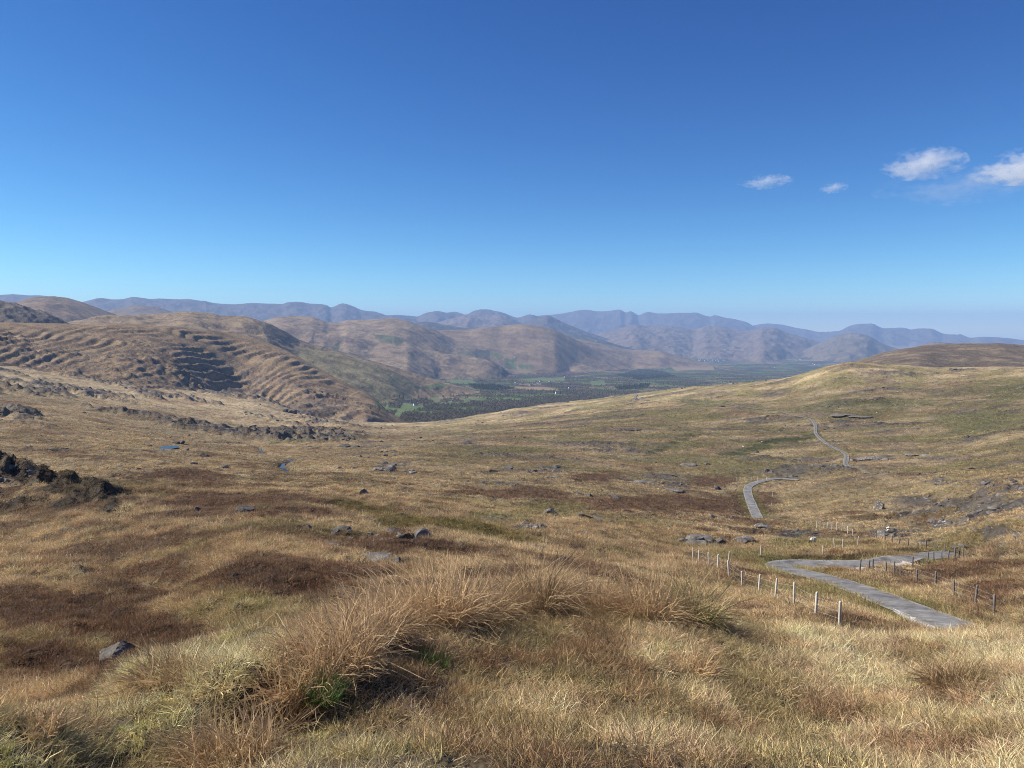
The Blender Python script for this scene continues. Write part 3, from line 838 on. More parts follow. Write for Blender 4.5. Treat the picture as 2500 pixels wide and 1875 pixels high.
terrain_part('moorland', flab == 0, 'tan and brown moor falling away below the grassy bank')
terrain_part('valley_floor', flab == 100, 'green and wooded valley floor far below the moor')
HLAB = ['brown hill with swinging bands of rock on the left', 'olive grassy shoulder behind the rocky hill above the green fields', 'tan hill behind the banded rocky hill', 'tan ridge running down behind the shaded rib to the wooded valley',
        'dark rocky hill at the left edge', 'bare brown hill behind the dark hill at the left edge', 'pair of tan hills with a dark rounded top behind the middle ridge', 'broad domed tan hill with walled green fields on its lower slope',
        'long low tan spur reaching right from behind the domed hill', 'smooth purple-brown heather hill at the right edge', 'dark forested wedge of land behind the domed hill', 'small pale hill in front of the left blue range', 'small dark hill behind the heather hill',
        'dome-shaped isolated hill far off on the right', 'line of low brown foothills beyond the town', 'dark craggy knob left of the highest blue range', 'low blue foothills left of the craggy knob', 'long blue mountain range on the left skyline',
        'rounded blue mountains at the middle of the skyline', 'jagged highest blue mountain range on the skyline', 'smooth violet mountains on the right skyline']
for i, hh in enumerate(HILLS):
    terrain_part(hh[0], flab == i + 1, HLAB[i])
# ------------------------------------------------------------------ roads and water
def road_material():
    m, nt, out = newmat('worn_tarmac')
    L = nt.links
    pos = N(nt, 'ShaderNodeNewGeometry').outputs['Position']
    uv = N(nt, 'ShaderNodeAttribute', attribute_name='across')
    n1 = noise(nt, pos, .5, 6, .6); n2 = noise(nt, pos, 12, 3, .6); n3 = noise(nt, pos, 1.8, 5, .7)
    base = ramp(nt, math_node(nt, 'ADD', math_node(nt, 'MULTIPLY', n1, .65), math_node(nt, 'MULTIPLY', n3, .35)), [(.38, (.10, .094, .088)), (.47, (.19, .18, .168)), (.54, (.23, .22, .205)), (.62, (.33, .315, .29))])
    e = math_node(nt, 'ABSOLUTE', uv.outputs['Fac'])
    wheel = N(nt, 'ShaderNodeMapRange'); wheel.inputs[1].default_value = .72; wheel.inputs[2].default_value = .97
    L.new(math_node(nt, 'ADD', e, math_node(nt, 'MULTIPLY', math_node(nt, 'SUBTRACT', n3, .5), .5)), wheel.inputs[0])
    mx = N(nt, 'ShaderNodeMix', data_type='RGBA'); L.new(wheel.outputs[0], mx.inputs[0]); L.new(base, mx.inputs[6]); mx.inputs[7].default_value = (.34, .32, .28, 1)
    cen = N(nt, 'ShaderNodeMapRange'); cen.inputs[1].default_value = .22; cen.inputs[2].default_value = .08
    L.new(math_node(nt, 'ADD', e, math_node(nt, 'MULTIPLY', math_node(nt, 'SUBTRACT', n3, .5), .3)), cen.inputs[0])
    gr = N(nt, 'ShaderNodeAttribute', attribute_name='grassy')
    mx2 = N(nt, 'ShaderNodeMix', data_type='RGBA'); L.new(math_node(nt, 'MULTIPLY', cen.outputs[0], gr.outputs['Fac']), mx2.inputs[0]); L.new(mx.outputs[2], mx2.inputs[6]); mx2.inputs[7].default_value = (.13, .125, .06, 1)
    b = N(nt, 'ShaderNodeBsdfPrincipled'); b.inputs['Roughness'].default_value = .85; b.inputs['Specular IOR Level'].default_value = .3
    L.new(mx2.outputs[2], b.inputs['Base Color'])
    bp = N(nt, 'ShaderNodeBump'); bp.inputs['Distance'].default_value = .03
    L.new(math_node(nt, 'ADD', n2, n3), bp.inputs['Height']); L.new(bp.outputs[0], b.inputs['Normal'])
    L.new(b.outputs[0], out.inputs[0])
    return m


M_ROAD = road_material()


def strip(name, q, w, zf, mat, grassy=0.0, cols=7):
    t = np.gradient(q[:, :2], axis=0); t /= np.linalg.norm(t, axis=1)[:, None] + 1e-9
    nrm = np.stack([t[:, 1], -t[:, 0]], 1)
    ac = np.linspace(-1, 1, cols)
    wv = w * .5 * (1 + .10 * fbm(np.arange(len(q)) * .13, np.zeros(len(q)), 3, 77))
    v = []
    for a in ac:
        p = q[:, :2] + nrm * (a * wv)[:, None]
        v.append(np.column_stack([p, zf(p, q) + .03 * (1 - a * a)]))
    v = np.stack(v, 1).reshape(-1, 3)
    n = len(q)
    i = np.arange(n * cols).reshape(n, cols)
    f = np.stack([i[:-1, :-1], i[:-1, 1:], i[1:, 1:], i[1:, :-1]], -1).reshape(-1, 4)
    me = mesh_np(name, v, f, mat)
    a = me.attributes.new('across', 'FLOAT', 'POINT'); a.data.foreach_set('value', np.tile(ac, n).astype(np.float32))
    a = me.attributes.new('grassy', 'FLOAT', 'POINT'); a.data.foreach_set('value', np.full(n * cols, grassy, np.float32))
    me.update()
    if me.polygons[0].normal.z < 0:
        me.flip_normals()
    return obj(name, me)


for nm, lab in (('near', 'narrow grey tarred road turning back on itself in a hairpin'), ('mid', 'short stretch of grey road curving between brown banks'), ('far', 'pale road with a grassy middle winding down the far slope'), ('track', 'small bend of pale road at the crest of the far spur')):
    w, q = ROADLINE[nm]
    if nm == 'near':
        zf = lambda p, q: np.maximum(q[:, 2] + Z0 + .02, gz(p[:, 0], p[:, 1]) + .03)
    else:
        zf = lambda p, q: gz(p[:, 0], p[:, 1]) + .06 + .0004 * np.hypot(p[:, 0], p[:, 1])
    tag(strip('road', q, w * {'near': 1.0, 'mid': 1.0, 'far': 1.0, 'track': 1.2}[nm], zf, M_ROAD, 1.0 if nm == 'far' else 0.0), lab, None, None, 'structure')


def plain_mat(name, c1, c2, scale=3.0, rough=.9, bump=.02, det=5):
    m, nt, out = newmat(name)
    L = nt.links
    pos = N(nt, 'ShaderNodeTexCoord').outputs['Object']
    n = noise(nt, pos, scale, det, .65)
    b = N(nt, 'ShaderNodeBsdfPrincipled'); b.inputs['Roughness'].default_value = rough; b.inputs['Specular IOR Level'].default_value = .25
    L.new(ramp(nt, n, [(.32, c1), (.68, c2)]), b.inputs['Base Color'])
    if bump:
        bp = N(nt, 'ShaderNodeBump'); bp.inputs['Distance'].default_value = bump; L.new(n, bp.inputs['Height']); L.new(bp.outputs[0], b.inputs['Normal'])
    L.new(b.outputs[0], out.inputs[0])
    return m


M_GRAVEL = plain_mat('pale_gravel', (.45, .43, .40), (.70, .68, .64), 5.0, .95, .05)


GRAV = []


def pull_in(poly, r_of, label):
    """gravel sheet beside the tar"""
    a, t = aim([p[0] for p in poly], [p[1] for p in poly])
    rr = np.array(r_of, float)
    P = np.stack([np.sin(a) * rr, np.cos(a) * rr], 1)
    c = P.mean(0)
    GRAV.append(P)
    rings = []
    for k in (0, .35, .7, 1):
        for i in range(len(P)):
            for j in range(4):
                p = P[i] + (P[(i + 1) % len(P)] - P[i]) * j / 4
                rings.append(c + (p - c) * k * (1 + .05 * math.sin(7 * i + 3 * j)))
    n = len(P) * 4
    v = np.array(rings)
    z = gz(v[:, 0], v[:, 1]) + .07
    f = []
    for k in range(3):
        for i in range(n):
            f.append((k * n + i, k * n + (i + 1) % n, (k + 1) * n + (i + 1) % n, (k + 1) * n + i))
    me = mesh_np('gravel_verge', np.column_stack([v, z]), f, M_GRAVEL)
    me.update()
    if sum(p.normal.z for p in me.polygons) < 0:
        me.flip_normals()
    tag(obj('gravel_verge', me), label, None, None, 'structure')


tag(strip('gravel_verge', BAY, 3.6, lambda p, q: np.maximum(gz(p[:, 0], p[:, 1]) + .06, q[:, 2] + Z0 + .055), M_GRAVEL, 0, 5), 'pale gravel lay-by in the crook of the hairpin road', None, None, 'structure')
pull_in([(2160, 1482), (2235, 1512), (2290, 1540), (2270, 1548), (2215, 1525)], [57.4, 53.2, 49.6, 48.9, 51.8], 'strip of pale gravel along the lower edge of the road')


def water_mat():
    m, nt, out = newmat('still_water')
    b = N(nt, 'ShaderNodeBsdfPrincipled'); b.inputs['Base Color'].default_value = (.03, .028, .022, 1); b.inputs['Roughness'].default_value = .2; b.inputs['Specular IOR Level'].default_value = .3
    b.inputs['IOR'].default_value = 1.33
    pos = N(nt, 'ShaderNodeTexCoord').outputs['Object']
    bp = N(nt, 'ShaderNodeBump'); bp.inputs['Distance'].default_value = .02; bp.inputs['Strength'].default_value = .4
    nt.links.new(noise(nt, pos, 1.2, 3), bp.inputs['Height']); nt.links.new(bp.outputs[0], b.inputs['Normal'])
    nt.links.new(b.outputs[0], out.inputs[0])
    return m


M_WATER = water_mat()
ang = np.linspace(0, 2 * np.pi, 40, endpoint=False)
pr = 1.25 + .15 * np.sin(3 * ang) + .1 * np.sin(5 * ang + 1)
vv = np.concatenate([[[0, 0, 0]], np.stack([PA * pr * np.cos(ang), PB * pr * np.sin(ang), ang * 0], 1)])
ff = [(0, 1 + i, 1 + (i + 1) % 40) for i in range(40)]
tag(obj('pond', mesh_np('pond', vv, ff, M_WATER), None, (PX, PY, PONDZ + Z0 - .12)), 'small blue moorland pool among dark outcrops', None, None, 'structure')
seg = STREAM[40:]
tag(strip('stream', seg, 1.1, lambda p, q: gz(q[:, 0], q[:, 1]) + .2 + .0 * p[:, 0], M_WATER, 0, 3), 'narrow dark stream winding through the tan basin', None, None, 'structure')

# ------------------------------------------------------------------ rocks
def rock_material(name, pale):
    m, nt, out = newmat(name)
    L = nt.links
    pos = N(nt, 'ShaderNodeTexCoord').outputs['Object']
    n1 = noise(nt, pos, 1.1, 7, .65); n2 = noise(nt, pos, 4.5, 6, .7); n3 = noise(nt, pos, 2.2, 6, .75)
    c = ramp(nt, n1, [(.3, (.08, .07, .06)), (.5, (.17, .15, .125)), (.72, (.27, .245, .21))])
    mr = N(nt, 'ShaderNodeMapRange'); mr.inputs[1].default_value = .60 - .08 * pale; mr.inputs[2].default_value = .68 - .05 * pale
    L.new(n3, mr.inputs[0])
    mx = N(nt, 'ShaderNodeMix', data_type='RGBA'); L.new(mr.outputs[0], mx.inputs[0]); L.new(c, mx.inputs[6]); mx.inputs[7].default_value = (.50, .475, .43, 1)
    b = N(nt, 'ShaderNodeBsdfPrincipled'); b.inputs['Roughness'].default_value = .9; b.inputs['Specular IOR Level'].default_value = .2
    L.new(mx.outputs[2], b.inputs['Base Color'])
    bp = N(nt, 'ShaderNodeBump'); bp.inputs['Distance'].default_value = .08
    L.new(math_node(nt, 'ADD', n2, n1), bp.inputs['Height']); L.new(bp.outputs[0], b.inputs['Normal'])
    L.new(b.outputs[0], out.inputs[0])
    return m


M_ROCK = rock_material('grey_rock', 0.0)
M_PALE = rock_material('pale_rock', 1.0)
M_DARK = plain_mat('dark_lichened_rock', (.055, .05, .048), (.15, .135, .125), 1.6, .95, .1)


def ico(sub):
    import bmesh
    bm = bmesh.new(); bmesh.ops.create_icosphere(bm, subdivisions=sub, radius=1.0)
    v = np.array([x.co[:] for x in bm.verts]); f = np.array([[q.index for q in p.verts] for p in bm.faces])
    bm.free()
    return v, f


ICO5 = ico(5); ICO4 = ico(4); ICO3 = ico(3)


def rock_mesh(name, sx, sy, sz, seed, mat, cuts=9, lumps=1):
    rg = np.random.default_rng(seed)
    vs, fs, off = [], [], 0
    for k in range(lumps):
        v, f = (ICO5 if cuts > 12 else ICO4 if lumps == 1 else ICO3)
        v = v.copy()
        for c in range(cuts):      # split along flat joints
            n = rg.normal(size=3); n /= np.linalg.norm(n); d = rg.uniform(.45, .8)
            t = v @ n - d
            v -= np.maximum(t, 0)[:, None] * n
        v *= 1 + .10 * fbm(v[:, 0] * 1.7 + seed, v[:, 1] * 1.7 + v[:, 2], 3, seed % 20)[:, None] + .05 * fbm(v[:, 0] * 6 + seed, v[:, 1] * 6 + 2 * v[:, 2], 3, seed % 17)[:, None]
        if cuts > 12:
            v *= 1 + .07 * (ridged(v[:, 0] * 2 + v[:, 2] * 5, v[:, 1] * 2 - v[:, 2] * 3, 4, 3) - .6)[:, None]
        sc = np.array([sx, sy, sz])
        o = np.zeros(3)
        if lumps > 1:
            sc = sc * rg.uniform(.35, .6, 3) * np.array([1, 1, 1.25])
            o = np.array([rg.uniform(-.65, .65) * sx, rg.uniform(-.5, .5) * sy, rg.uniform(-.1, .15) * sz])
        vs.append(v * sc + o); fs.append(f + off); off += len(v)
    return mesh_np(name, np.concatenate(vs), np.concatenate(fs), mat, False)


ROCKS = [  # px, py of the foot, width px, height px, kind, lumps, label
    (890, 1208, 30, 22, 'p', 1, 'pale angular boulder standing alone on the tan slope'),
    (481, 1246, 15, 15, 'd', 1, 'small dark round boulder on brown heath, left of a flat one'),
    (598, 1244, 40, 15, 'd', 1, 'flat-topped dark boulder on brown heath'),
    (285, 1600, 95, 44, 'g', 1, 'grey cracked rock poking up behind the left edge of the grassy bank'),
    (918, 1362, 84, 16, 'g', 1, 'broad low grey slab beyond the tall grass'),
    (968, 1376, 44, 30, 'd', 1, 'black shaded block at the right end of a broad grey slab'),
    (805, 1330, 52, 10, 'g', 1, 'thin grey slab lying flat in heath left of the grassy tussocks'),
    (1200, 1274, 62, 22, 'p', 3, 'white-crusted rock ledge above the hollow of rushes, left one of two'),
    (1292, 1290, 62, 28, 'p', 3, 'white-crusted rock ledge above the hollow of rushes, right one of two'),
    (1353, 1168, 54, 20, 'g', 3, 'low cone of grey rock at the left end of a brown heath strip'),
    (1502, 1217, 26, 14, 'd', 1, 'dark pointed stone on the wide brown heath band'),
    (1459, 1266, 38, 13, 'g', 1, 'grey stone under a dark turf overhang below the heath band'),
    (1428, 1304, 22, 13, 'p', 1, 'small pale stone in tan grass above the foreground tussocks'),
    (1580, 1178, 110, 26, 'g', 4, 'large grey whaleback slab on the slope, right of a brown heath strip'),
    (1640, 1200, 70, 12, 'g', 2, 'low broken grey ledge below the whaleback slab'),
    (936, 1148, 62, 26, 'p', 4, 'white-faced outcrop on the far slope, larger of a pair'),
    (992, 1152, 46, 18, 'p', 3, 'white-faced outcrop on the far slope, smaller of a pair'),
    (1655, 1300, 70, 12, 'g', 2, 'flat grey rock pavement in tan grass left of the pale fence'),
    (1672, 1322, 32, 14, 'g', 1, 'grey stone under a dark lip of turf left of the pale fence'),
    (1715, 1322, 110, 22, 'g', 5, 'long broken grey ledge above the pale fence posts'),
    (1815, 1320, 76, 18, 'g', 4, 'dark broken ledge right of the long grey ledge'),
    (1860, 1286, 34, 10, 'p', 1, 'pale flat slab on the brown knoll above the hairpin'),
    (1777, 1372, 42, 15, 'g', 2, 'grey rock beside the pale fence left of the hairpin'),
    (1797, 1382, 26, 10, 'p', 1, 'pale flat stone at the left tip of the hairpin bank'),
    (2253, 1330, 28, 11, 'p', 1, 'pale boulder behind the road fence on the right'),
    (2345, 1336, 50, 15, 'g', 2, 'grey slab with a dark turf cap on the right slope'),
    (2474, 1357, 16, 11, 'p', 1, 'small pale boulder near the right edge above brown heath'),
    (2146, 1242, 26, 22, 'p', 1, 'upright white-streaked boulder left of the purple rock slope'),
    (2170, 1306, 60, 14, 'p', 3, 'pale rock ledge at the foot of the purple rock slope'),
    (705, 1008, 46, 26, 'd', 3, 'dark crag at the foot of the rocky hill'),
    (855, 1092, 66, 15, 'd', 4, 'row of dark stones on the far side of the basin'),
    (793, 1073, 20, 10, 'd', 1, 'lone dark stone in the tan basin beyond the stream'),
    (475, 1134, 34, 17, 'd', 3, 'dark pointed outcrop at the near edge of the basin'),
    (492, 1114, 32, 20, 'd', 2, 'dark outcrop just behind a pointed one in the basin'),
    (428, 1082, 44, 18, 'd', 3, 'dark outcrop right of the small blue pool'),
    (14, 1172, 44, 18, 'p', 2, 'white rock on the shadowed knoll at the left edge'),
    (179, 1290, 70, 9, 'g', 4, 'scatter of flat grey stones in tan grass on the left'),
    (268, 1248, 34, 20, 'd', 2, 'dark craggy lump below the shadowed knoll'),
    (2420, 1250, 60, 16, 'g', 3, 'grey outcrop high on the right slope'),
    (2130, 1122, 70, 16, 'p', 4, 'white-streaked cliff band below the winding far road'),
    (2250, 1112, 60, 10, 'p', 4, 'low white-streaked outcrop right of a cliff band'),
    (2070, 1016, 90, 10, 'g', 5, 'long grey scar beside the bend of the far road'),
    (1545, 1050, 40, 10, 'd', 4, 'dark scrubby crag in the middle of the far spur'),
    (1690, 1138, 60, 16, 'g', 4, 'grey broken crag above the middle stretch of road'),
]
rx_, ry_, rr_ = hit([r[0] for r in ROCKS], [r[1] for r in ROCKS])
for k, (px, py, wp, hp, kd, lm, lab) in enumerate(ROCKS):
    r = rr_[k]; w = wp * r / F; h = hp * r / F
    me = rock_mesh('boulder', w / 2 * 1.05, w / 2 * (.75 if hp > wp * .4 else 1.1), h * (.7 if lm == 1 else .5), 300 + k * 7, {'p': M_PALE, 'd': M_DARK, 'g': M_ROCK}[kd], cuts=14 if hp > 40 else 9, lumps=lm)
    o = obj('boulder' if lm == 1 else 'rock_outcrop', me, None, (rx_[k], ry_[k], float(gz([rx_[k]], [ry_[k]])[0]) + h * .05))
    o.rotation_euler = (0, 0, -math.atan2(rx_[k], ry_[k]) + (.2 * math.sin(k)))
    tag(o, lab, 'rock')

# ------------------------------------------------------------------ blades of grass
def blades(rg, n, R, l0, l1, tilt, bend, lean, w, S, col0, col1, outw=.6):
    """ribbons rooted in a disc of radius R, bending over outwards and down-wind"""
    ph = rg.uniform(0, 2 * np.pi, n); rad = R * np.sqrt(rg.uniform(0, 1, n))
    p = np.stack([rad * np.cos(ph), rad * np.sin(ph), np.full(n, -.02)], 1)
    th = ph * outw + rg.uniform(0, 2 * np.pi, n) * (1 - outw) if outw < 1 else ph
    th = np.where(rg.uniform(0, 1, n) < outw, ph, rg.uniform(0, 2 * np.pi, n))
    t = rg.uniform(tilt[0], tilt[1], n)
    d = np.stack([np.sin(t) * np.cos(th), np.sin(t) * np.sin(th), np.cos(t)], 1)
    Ln = rg.uniform(l0, l1, n) * (1 - .35 * (rad / (R + 1e-6)) * rg.uniform(0, 1, n))
    bd = rg.uniform(bend[0], bend[1], n)
    fw = rg.uniform(0, 2 * np.pi, n)
    pts = [p.copy()]
    dirs = [d.copy()]
    for k in range(S):
        d = d + np.array(lean)[None] * (1.0 / S) + np.stack([0 * bd, 0 * bd, -bd / S], 1) + .16 * rg.normal(size=(n, 3))
        d /= np.linalg.norm(d, axis=1)[:, None]
        p = p + d * (Ln / S)[:, None]
        p[:, 2] = np.maximum(p[:, 2], .005)
        pts.append(p.copy()); dirs.append(d.copy())
    side = np.stack([np.cos(fw), np.sin(fw), 0 * fw], 1)
    V_, F_ = [], []
    wv = w * rg.uniform(.6, 1.3, n)
    for k in range(S + 1):
        sd = np.cross(dirs[k], side); sd /= np.linalg.norm(sd, axis=1)[:, None] + 1e-9
        ww = wv * (1 - (k / S) ** 1.6 * .85)
        V_.append(pts[k] - sd * ww[:, None] / 2); V_.append(pts[k] + sd * ww[:, None] / 2)
    V_ = np.stack(V_, 1)
    base = (np.arange(n) * (2 * S + 2))[:, None]
    for k in range(S):
        F_.append(np.concatenate([base + 2 * k, base + 2 * k + 1, base + 2 * k + 3, base + 2 * k + 2], 1))
    F_ = np.stack(F_, 1).reshape(-1, 4)
    m = rg.uniform(0, 1, n)[:, None]
    col = np.array(col0)[None] * (1 - m) + np.array(col1)[None] * m
    col = col * rg.uniform(.65, 1.25, n)[:, None]
    return V_.reshape(-1, 3), F_, np.repeat(col, 2 * S + 2, axis=0)


def blade_mesh(name, groups, mat):
    vs, fs, cs, off = [], [], [], 0
    for v, f, c in groups:
        vs.append(v); fs.append(f + off); cs.append(c); off += len(v)
    v = np.concatenate(vs); f = np.concatenate(fs); c = np.concatenate(cs)
    me = mesh_np(name, v, f, mat, False)
    a = me.attributes.new('blade', 'FLOAT_COLOR', 'POINT')
    a.data.foreach_set('color', np.concatenate([c, np.ones((len(c), 1))], 1).astype(np.float32).ravel())
    return me


def grass_material(name, instanced):
    m, nt, out = newmat(name)
    L = nt.links
    bl = N(nt, 'ShaderNodeAttribute', attribute_name='blade')
    c = bl.outputs['Color']
    if instanced:
        ti = N(nt, 'ShaderNodeAttribute', attribute_name='tint', attribute_type='INSTANCER')
        mu = N(nt, 'ShaderNodeMix', data_type='RGBA', blend_type='MULTIPLY'); mu.inputs[0].default_value = 1
        L.new(c, mu.inputs[6]); L.new(ti.outputs['Color'], mu.inputs[7]); c = mu.outputs[2]
    b = N(nt, 'ShaderNodeBsdfPrincipled'); b.inputs['Roughness'].default_value = .55; b.inputs['Specular IOR Level'].default_value = .28
    L.new(c, b.inputs['Base Color'])
    tr = N(nt, 'ShaderNodeBsdfTranslucent'); L.new(c, tr.inputs[0])
    mxs = N(nt, 'ShaderNodeMixShader'); mxs.inputs[0].default_value = .28
    L.new(b.outputs[0], mxs.inputs[1]); L.new(tr.outputs[0], mxs.inputs[2]); L.new(mxs.outputs[0], out.inputs[0])
    return m


M_GI = grass_material('grass_of_the_moor', True)
M_GD = grass_material('tussock_grass', False)
LEANW = (-.25, .05, 0)
PROTO = {}


def proto(name, mats_groups):
    o = bpy.data.objects.new(name, blade_mesh(name, mats_groups, M_GI))
    return o


rg = np.random.default_rng(5)
WH = (1.0, 1.0, 1.0); WARM = (1.12, 1.0, .84); COOL = (.75, .95, .6)
P_MAT = [proto('matted_grass', [blades(rg, 46, .08, .05, .16, (.5, 1.5), (-.2, .7), (-.08, 0, 0), .0046, 3, WARM, WH, .3)]) for _ in range(3)]
P_STRAW = [proto('straw_grass', [blades(rg, 46, .07, .07, .19, (.15, 1.4), (.1, 1.1), (-.12, 0, 0), .0046, 4, WH, WARM, .45)]) for _ in range(3)]
P_MOSS = [proto('moss_sprigs', [blades(rg, 130, .08, .012, .035, (.1, 1.1), (.2, .8), (0, 0, 0), .0055, 2, (1.15, 1.02, .85), (1.0, 1.0, .72), .5)]) for _ in range(2)]
P_MID = [proto('moor_grass', [blades(rg, 30, .16, .14, .36, (.1, 1.0), (.3, 1.1), LEANW, .011, 3, WH, WARM, .7)]) for _ in range(3)]
P_HEATH = [proto('heath_sprigs', [blades(rg, 36, .17, .06, .18, (.1, 1.1), (.0, .5), (0, 0, 0), .013, 2, WH, WARM, .6)]) for _ in range(2)]
P_FAR = [proto('moor_tussock', [blades(rg, 22, .34, .22, .50, (.1, .9), (.4, 1.1), LEANW, .055, 3, WH, WARM, .7)]) for _ in range(3)]
COLLS = {}


def scatter(name, label, protos, x, y, scale, tint, variant, sink=0.0, tiltmax=.15):
    key = tuple(o.name for o in protos)
    if key not in COLLS:
        c = bpy.data.collections.new('plants_' + protos[0].name)
        for o in protos:
            c.objects.link(o)
        COLLS[key] = c
    c = COLLS[key]
    n = len(x)
    z = gz(x, y) - sink
    me = bpy.data.meshes.new(name)
    me.vertices.add(n)
    me.vertices.foreach_set('co', np.column_stack([x, y, z]).astype(np.float32).ravel())
    rgx = np.random.default_rng(n)
    rot = np.column_stack([rgx.uniform(-tiltmax, tiltmax, n), rgx.uniform(-tiltmax, tiltmax, n), rgx.uniform(0, 6.28, n)])
    for an, ty, dat, fld in (('rot', 'FLOAT_VECTOR', rot, 'vector'), ('scl', 'FLOAT', scale, 'value'), ('tint', 'FLOAT_COLOR', np.column_stack([tint, np.ones(n)]), 'color'), ('variant', 'INT', variant, 'value')):
        a = me.attributes.new(an, ty, 'POINT')
        a.data.foreach_set(fld, np.ascontiguousarray(dat, dtype=np.int32 if ty == 'INT' else np.float32).ravel())
    o = obj(name, me)
    ng = bpy.data.node_groups.new('spread_' + name, 'GeometryNodeTree')
    ng.interface.new_socket('Geometry', in_out='INPUT', socket_type='NodeSocketGeometry')
    ng.interface.new_socket('Geometry', in_out='OUTPUT', socket_type='NodeSocketGeometry')
    gi = ng.nodes.new('NodeGroupInput'); go = ng.nodes.new('NodeGroupOutput')
    ip = ng.nodes.new('GeometryNodeInstanceOnPoints'); ci = ng.nodes.new('GeometryNodeCollectionInfo')
    ci.inputs['Collection'].default_value = c; ci.inputs['Separate Children'].default_value = True; ci.inputs['Reset Children'].default_value = True
    ip.inputs['Pick Instance'].default_value = True

    def named(an, ty):
        q = ng.nodes.new('GeometryNodeInputNamedAttribute'); q.data_type = ty; q.inputs['Name'].default_value = an
        return q.outputs['Attribute']
    ng.links.new(gi.outputs[0], ip.inputs['Points']); ng.links.new(ci.outputs[0], ip.inputs['Instance'])
    ng.links.new(named('variant', 'INT'), ip.inputs['Instance Index'])
    ng.links.new(named('rot', 'FLOAT_VECTOR'), ip.inputs['Rotation']); ng.links.new(named('scl', 'FLOAT'), ip.inputs['Scale'])
    ng.links.new(ip.outputs[0], go.inputs[0])
    md = o.modifiers.new('spread', 'NODES'); md.node_group = ng
    tag(o, label, None, None, 'stuff')
    return o


def tint_at(x, y, gain, jit):
    c = lookup(COV, x, y) * gain
    n = len(x)
    rj = np.random.default_rng(n + 1)
    c = c * (1 + rj.uniform(-jit, jit, n))[:, None] * (1 + rj.uniform(-.08, .08, (n, 3)))
    return np.clip(c, 0, .95)


def polar_points(n, r0, r1, amax, logu, seed):
    rg = np.random.default_rng(seed)
    a = rg.uniform(-amax, amax, n)
    u = rg.uniform(0, 1, n)
    r = np.exp(math.log(r0) + u * math.log(r1 / r0)) if logu else np.sqrt(r0 * r0 + u * (r1 * r1 - r0 * r0))
    return np.sin(a) * r, np.cos(a) * r, r


def in_gravel(x, y):
    o = np.zeros(len(x), bool)
    for P in GRAV:
        ins = np.zeros(len(x), bool)
        for i in range(len(P)):
            (x0, y0), (x1, y1) = P[i], P[(i + 1) % len(P)]
            c = ((y0 > y) != (y1 > y)) & (x < (x1 - x0) * (y - y0) / (y1 - y0 + 1e-9) + x0)
            ins ^= c
        o |= ins
    return o


def keep(x, y, rockmax=.45):
    return ~in_gravel(x, y) & (lookup(ROCK, x, y) < rockmax) & (lookup(ROADDIST, x, y) > -.25 + .5 * fbm(x / 1.5, y / 1.5, 2, 9)) & (lookup(STREAMD, x, y) > 1.6) & (np.hypot((x - PX) / PA, (y - PY) / PB) > 1.5)


# the bank at the feet
x, y, r = polar_points(40000, 1.3, 11.5, math.radians(44), False, 21)
moss = lookup(COV, x, y)
green = moss[:, 1] / moss[:, 0]
ismoss = green > .90
pale = moss[:, 0] > .40
rgq = np.random.default_rng(8)
sel = ismoss & (rgq.uniform(size=len(x)) < .85)
scatter('moss', 'yellow-green moss on the left of the grassy bank', P_MOSS, x[sel], y[sel], rgq.uniform(.5, .95, sel.sum()), tint_at(x[sel], y[sel], 1.5, .35), rgq.integers(0, 2, sel.sum()))
sel = ~ismoss & (pale | (rgq.uniform(size=len(x)) < .35))
scatter('straw_grass_cover', 'pale straw-coloured grass on the near bank', P_STRAW, x[sel], y[sel], rgq.uniform(.45, 1.0, sel.sum()), tint_at(x[sel], y[sel], 1.65, .5), rgq.integers(0, 3, sel.sum()), .01)
sel = (~ismoss & ~pale) | (ismoss & (rgq.uniform(size=len(x)) < .4))
scatter('matted_grass_cover', 'brown matted grass on the near bank', P_MAT, x[sel], y[sel], rgq.uniform(.45, .95, sel.sum()), tint_at(x[sel], y[sel], 1.75, .5), rgq.integers(0, 3, sel.sum()), .01)
# the moor
x, y, r = polar_points(120000, 11, 130, math.radians(40), True, 22)
k = keep(x, y) & (((x[:, None] - BAY[None, ::4, 0]) ** 2 + (y[:, None] - BAY[None, ::4, 1]) ** 2).min(1) > 2.6 ** 2); x, y, r = x[k], y[k], r[k]
cc = lookup(COV, x, y)
hea = cc[:, 0] < .235
sz = np.clip((r / 22) ** .55, .8, 2.2)
sel = ~hea
scatter('moor_grass_cover', 'tan tufted grass covering the moor below the bank', P_MID, x[sel], y[sel], sz[sel] * rgq.uniform(.6, 1.25, sel.sum()), tint_at(x[sel], y[sel], 1.55, .5), rgq.integers(0, 3, sel.sum()), .03)
sel = hea
scatter('heath_cover', 'dark brown heath patches on the moor below the bank', P_HEATH, x[sel], y[sel], sz[sel] * rgq.uniform(.7, 1.4, sel.sum()), tint_at(x[sel], y[sel], 1.5, .35), rgq.integers(0, 2, sel.sum()), .03)
x, y, r = polar_points(110000, 110, 900, math.radians(38), True, 23)
k = keep(x, y, .6); x, y, r = x[k], y[k], r[k]
scatter('far_moor_grass', 'woolly tan grass tussocks on the far slopes of the moor', P_FAR, x, y, np.clip((r / 160) ** .5, .9, 2.0) * rgq.uniform(.6, 1.3, len(x)), tint_at(x, y, 1.4, .5), rgq.integers(0, 3, len(x)), .05)

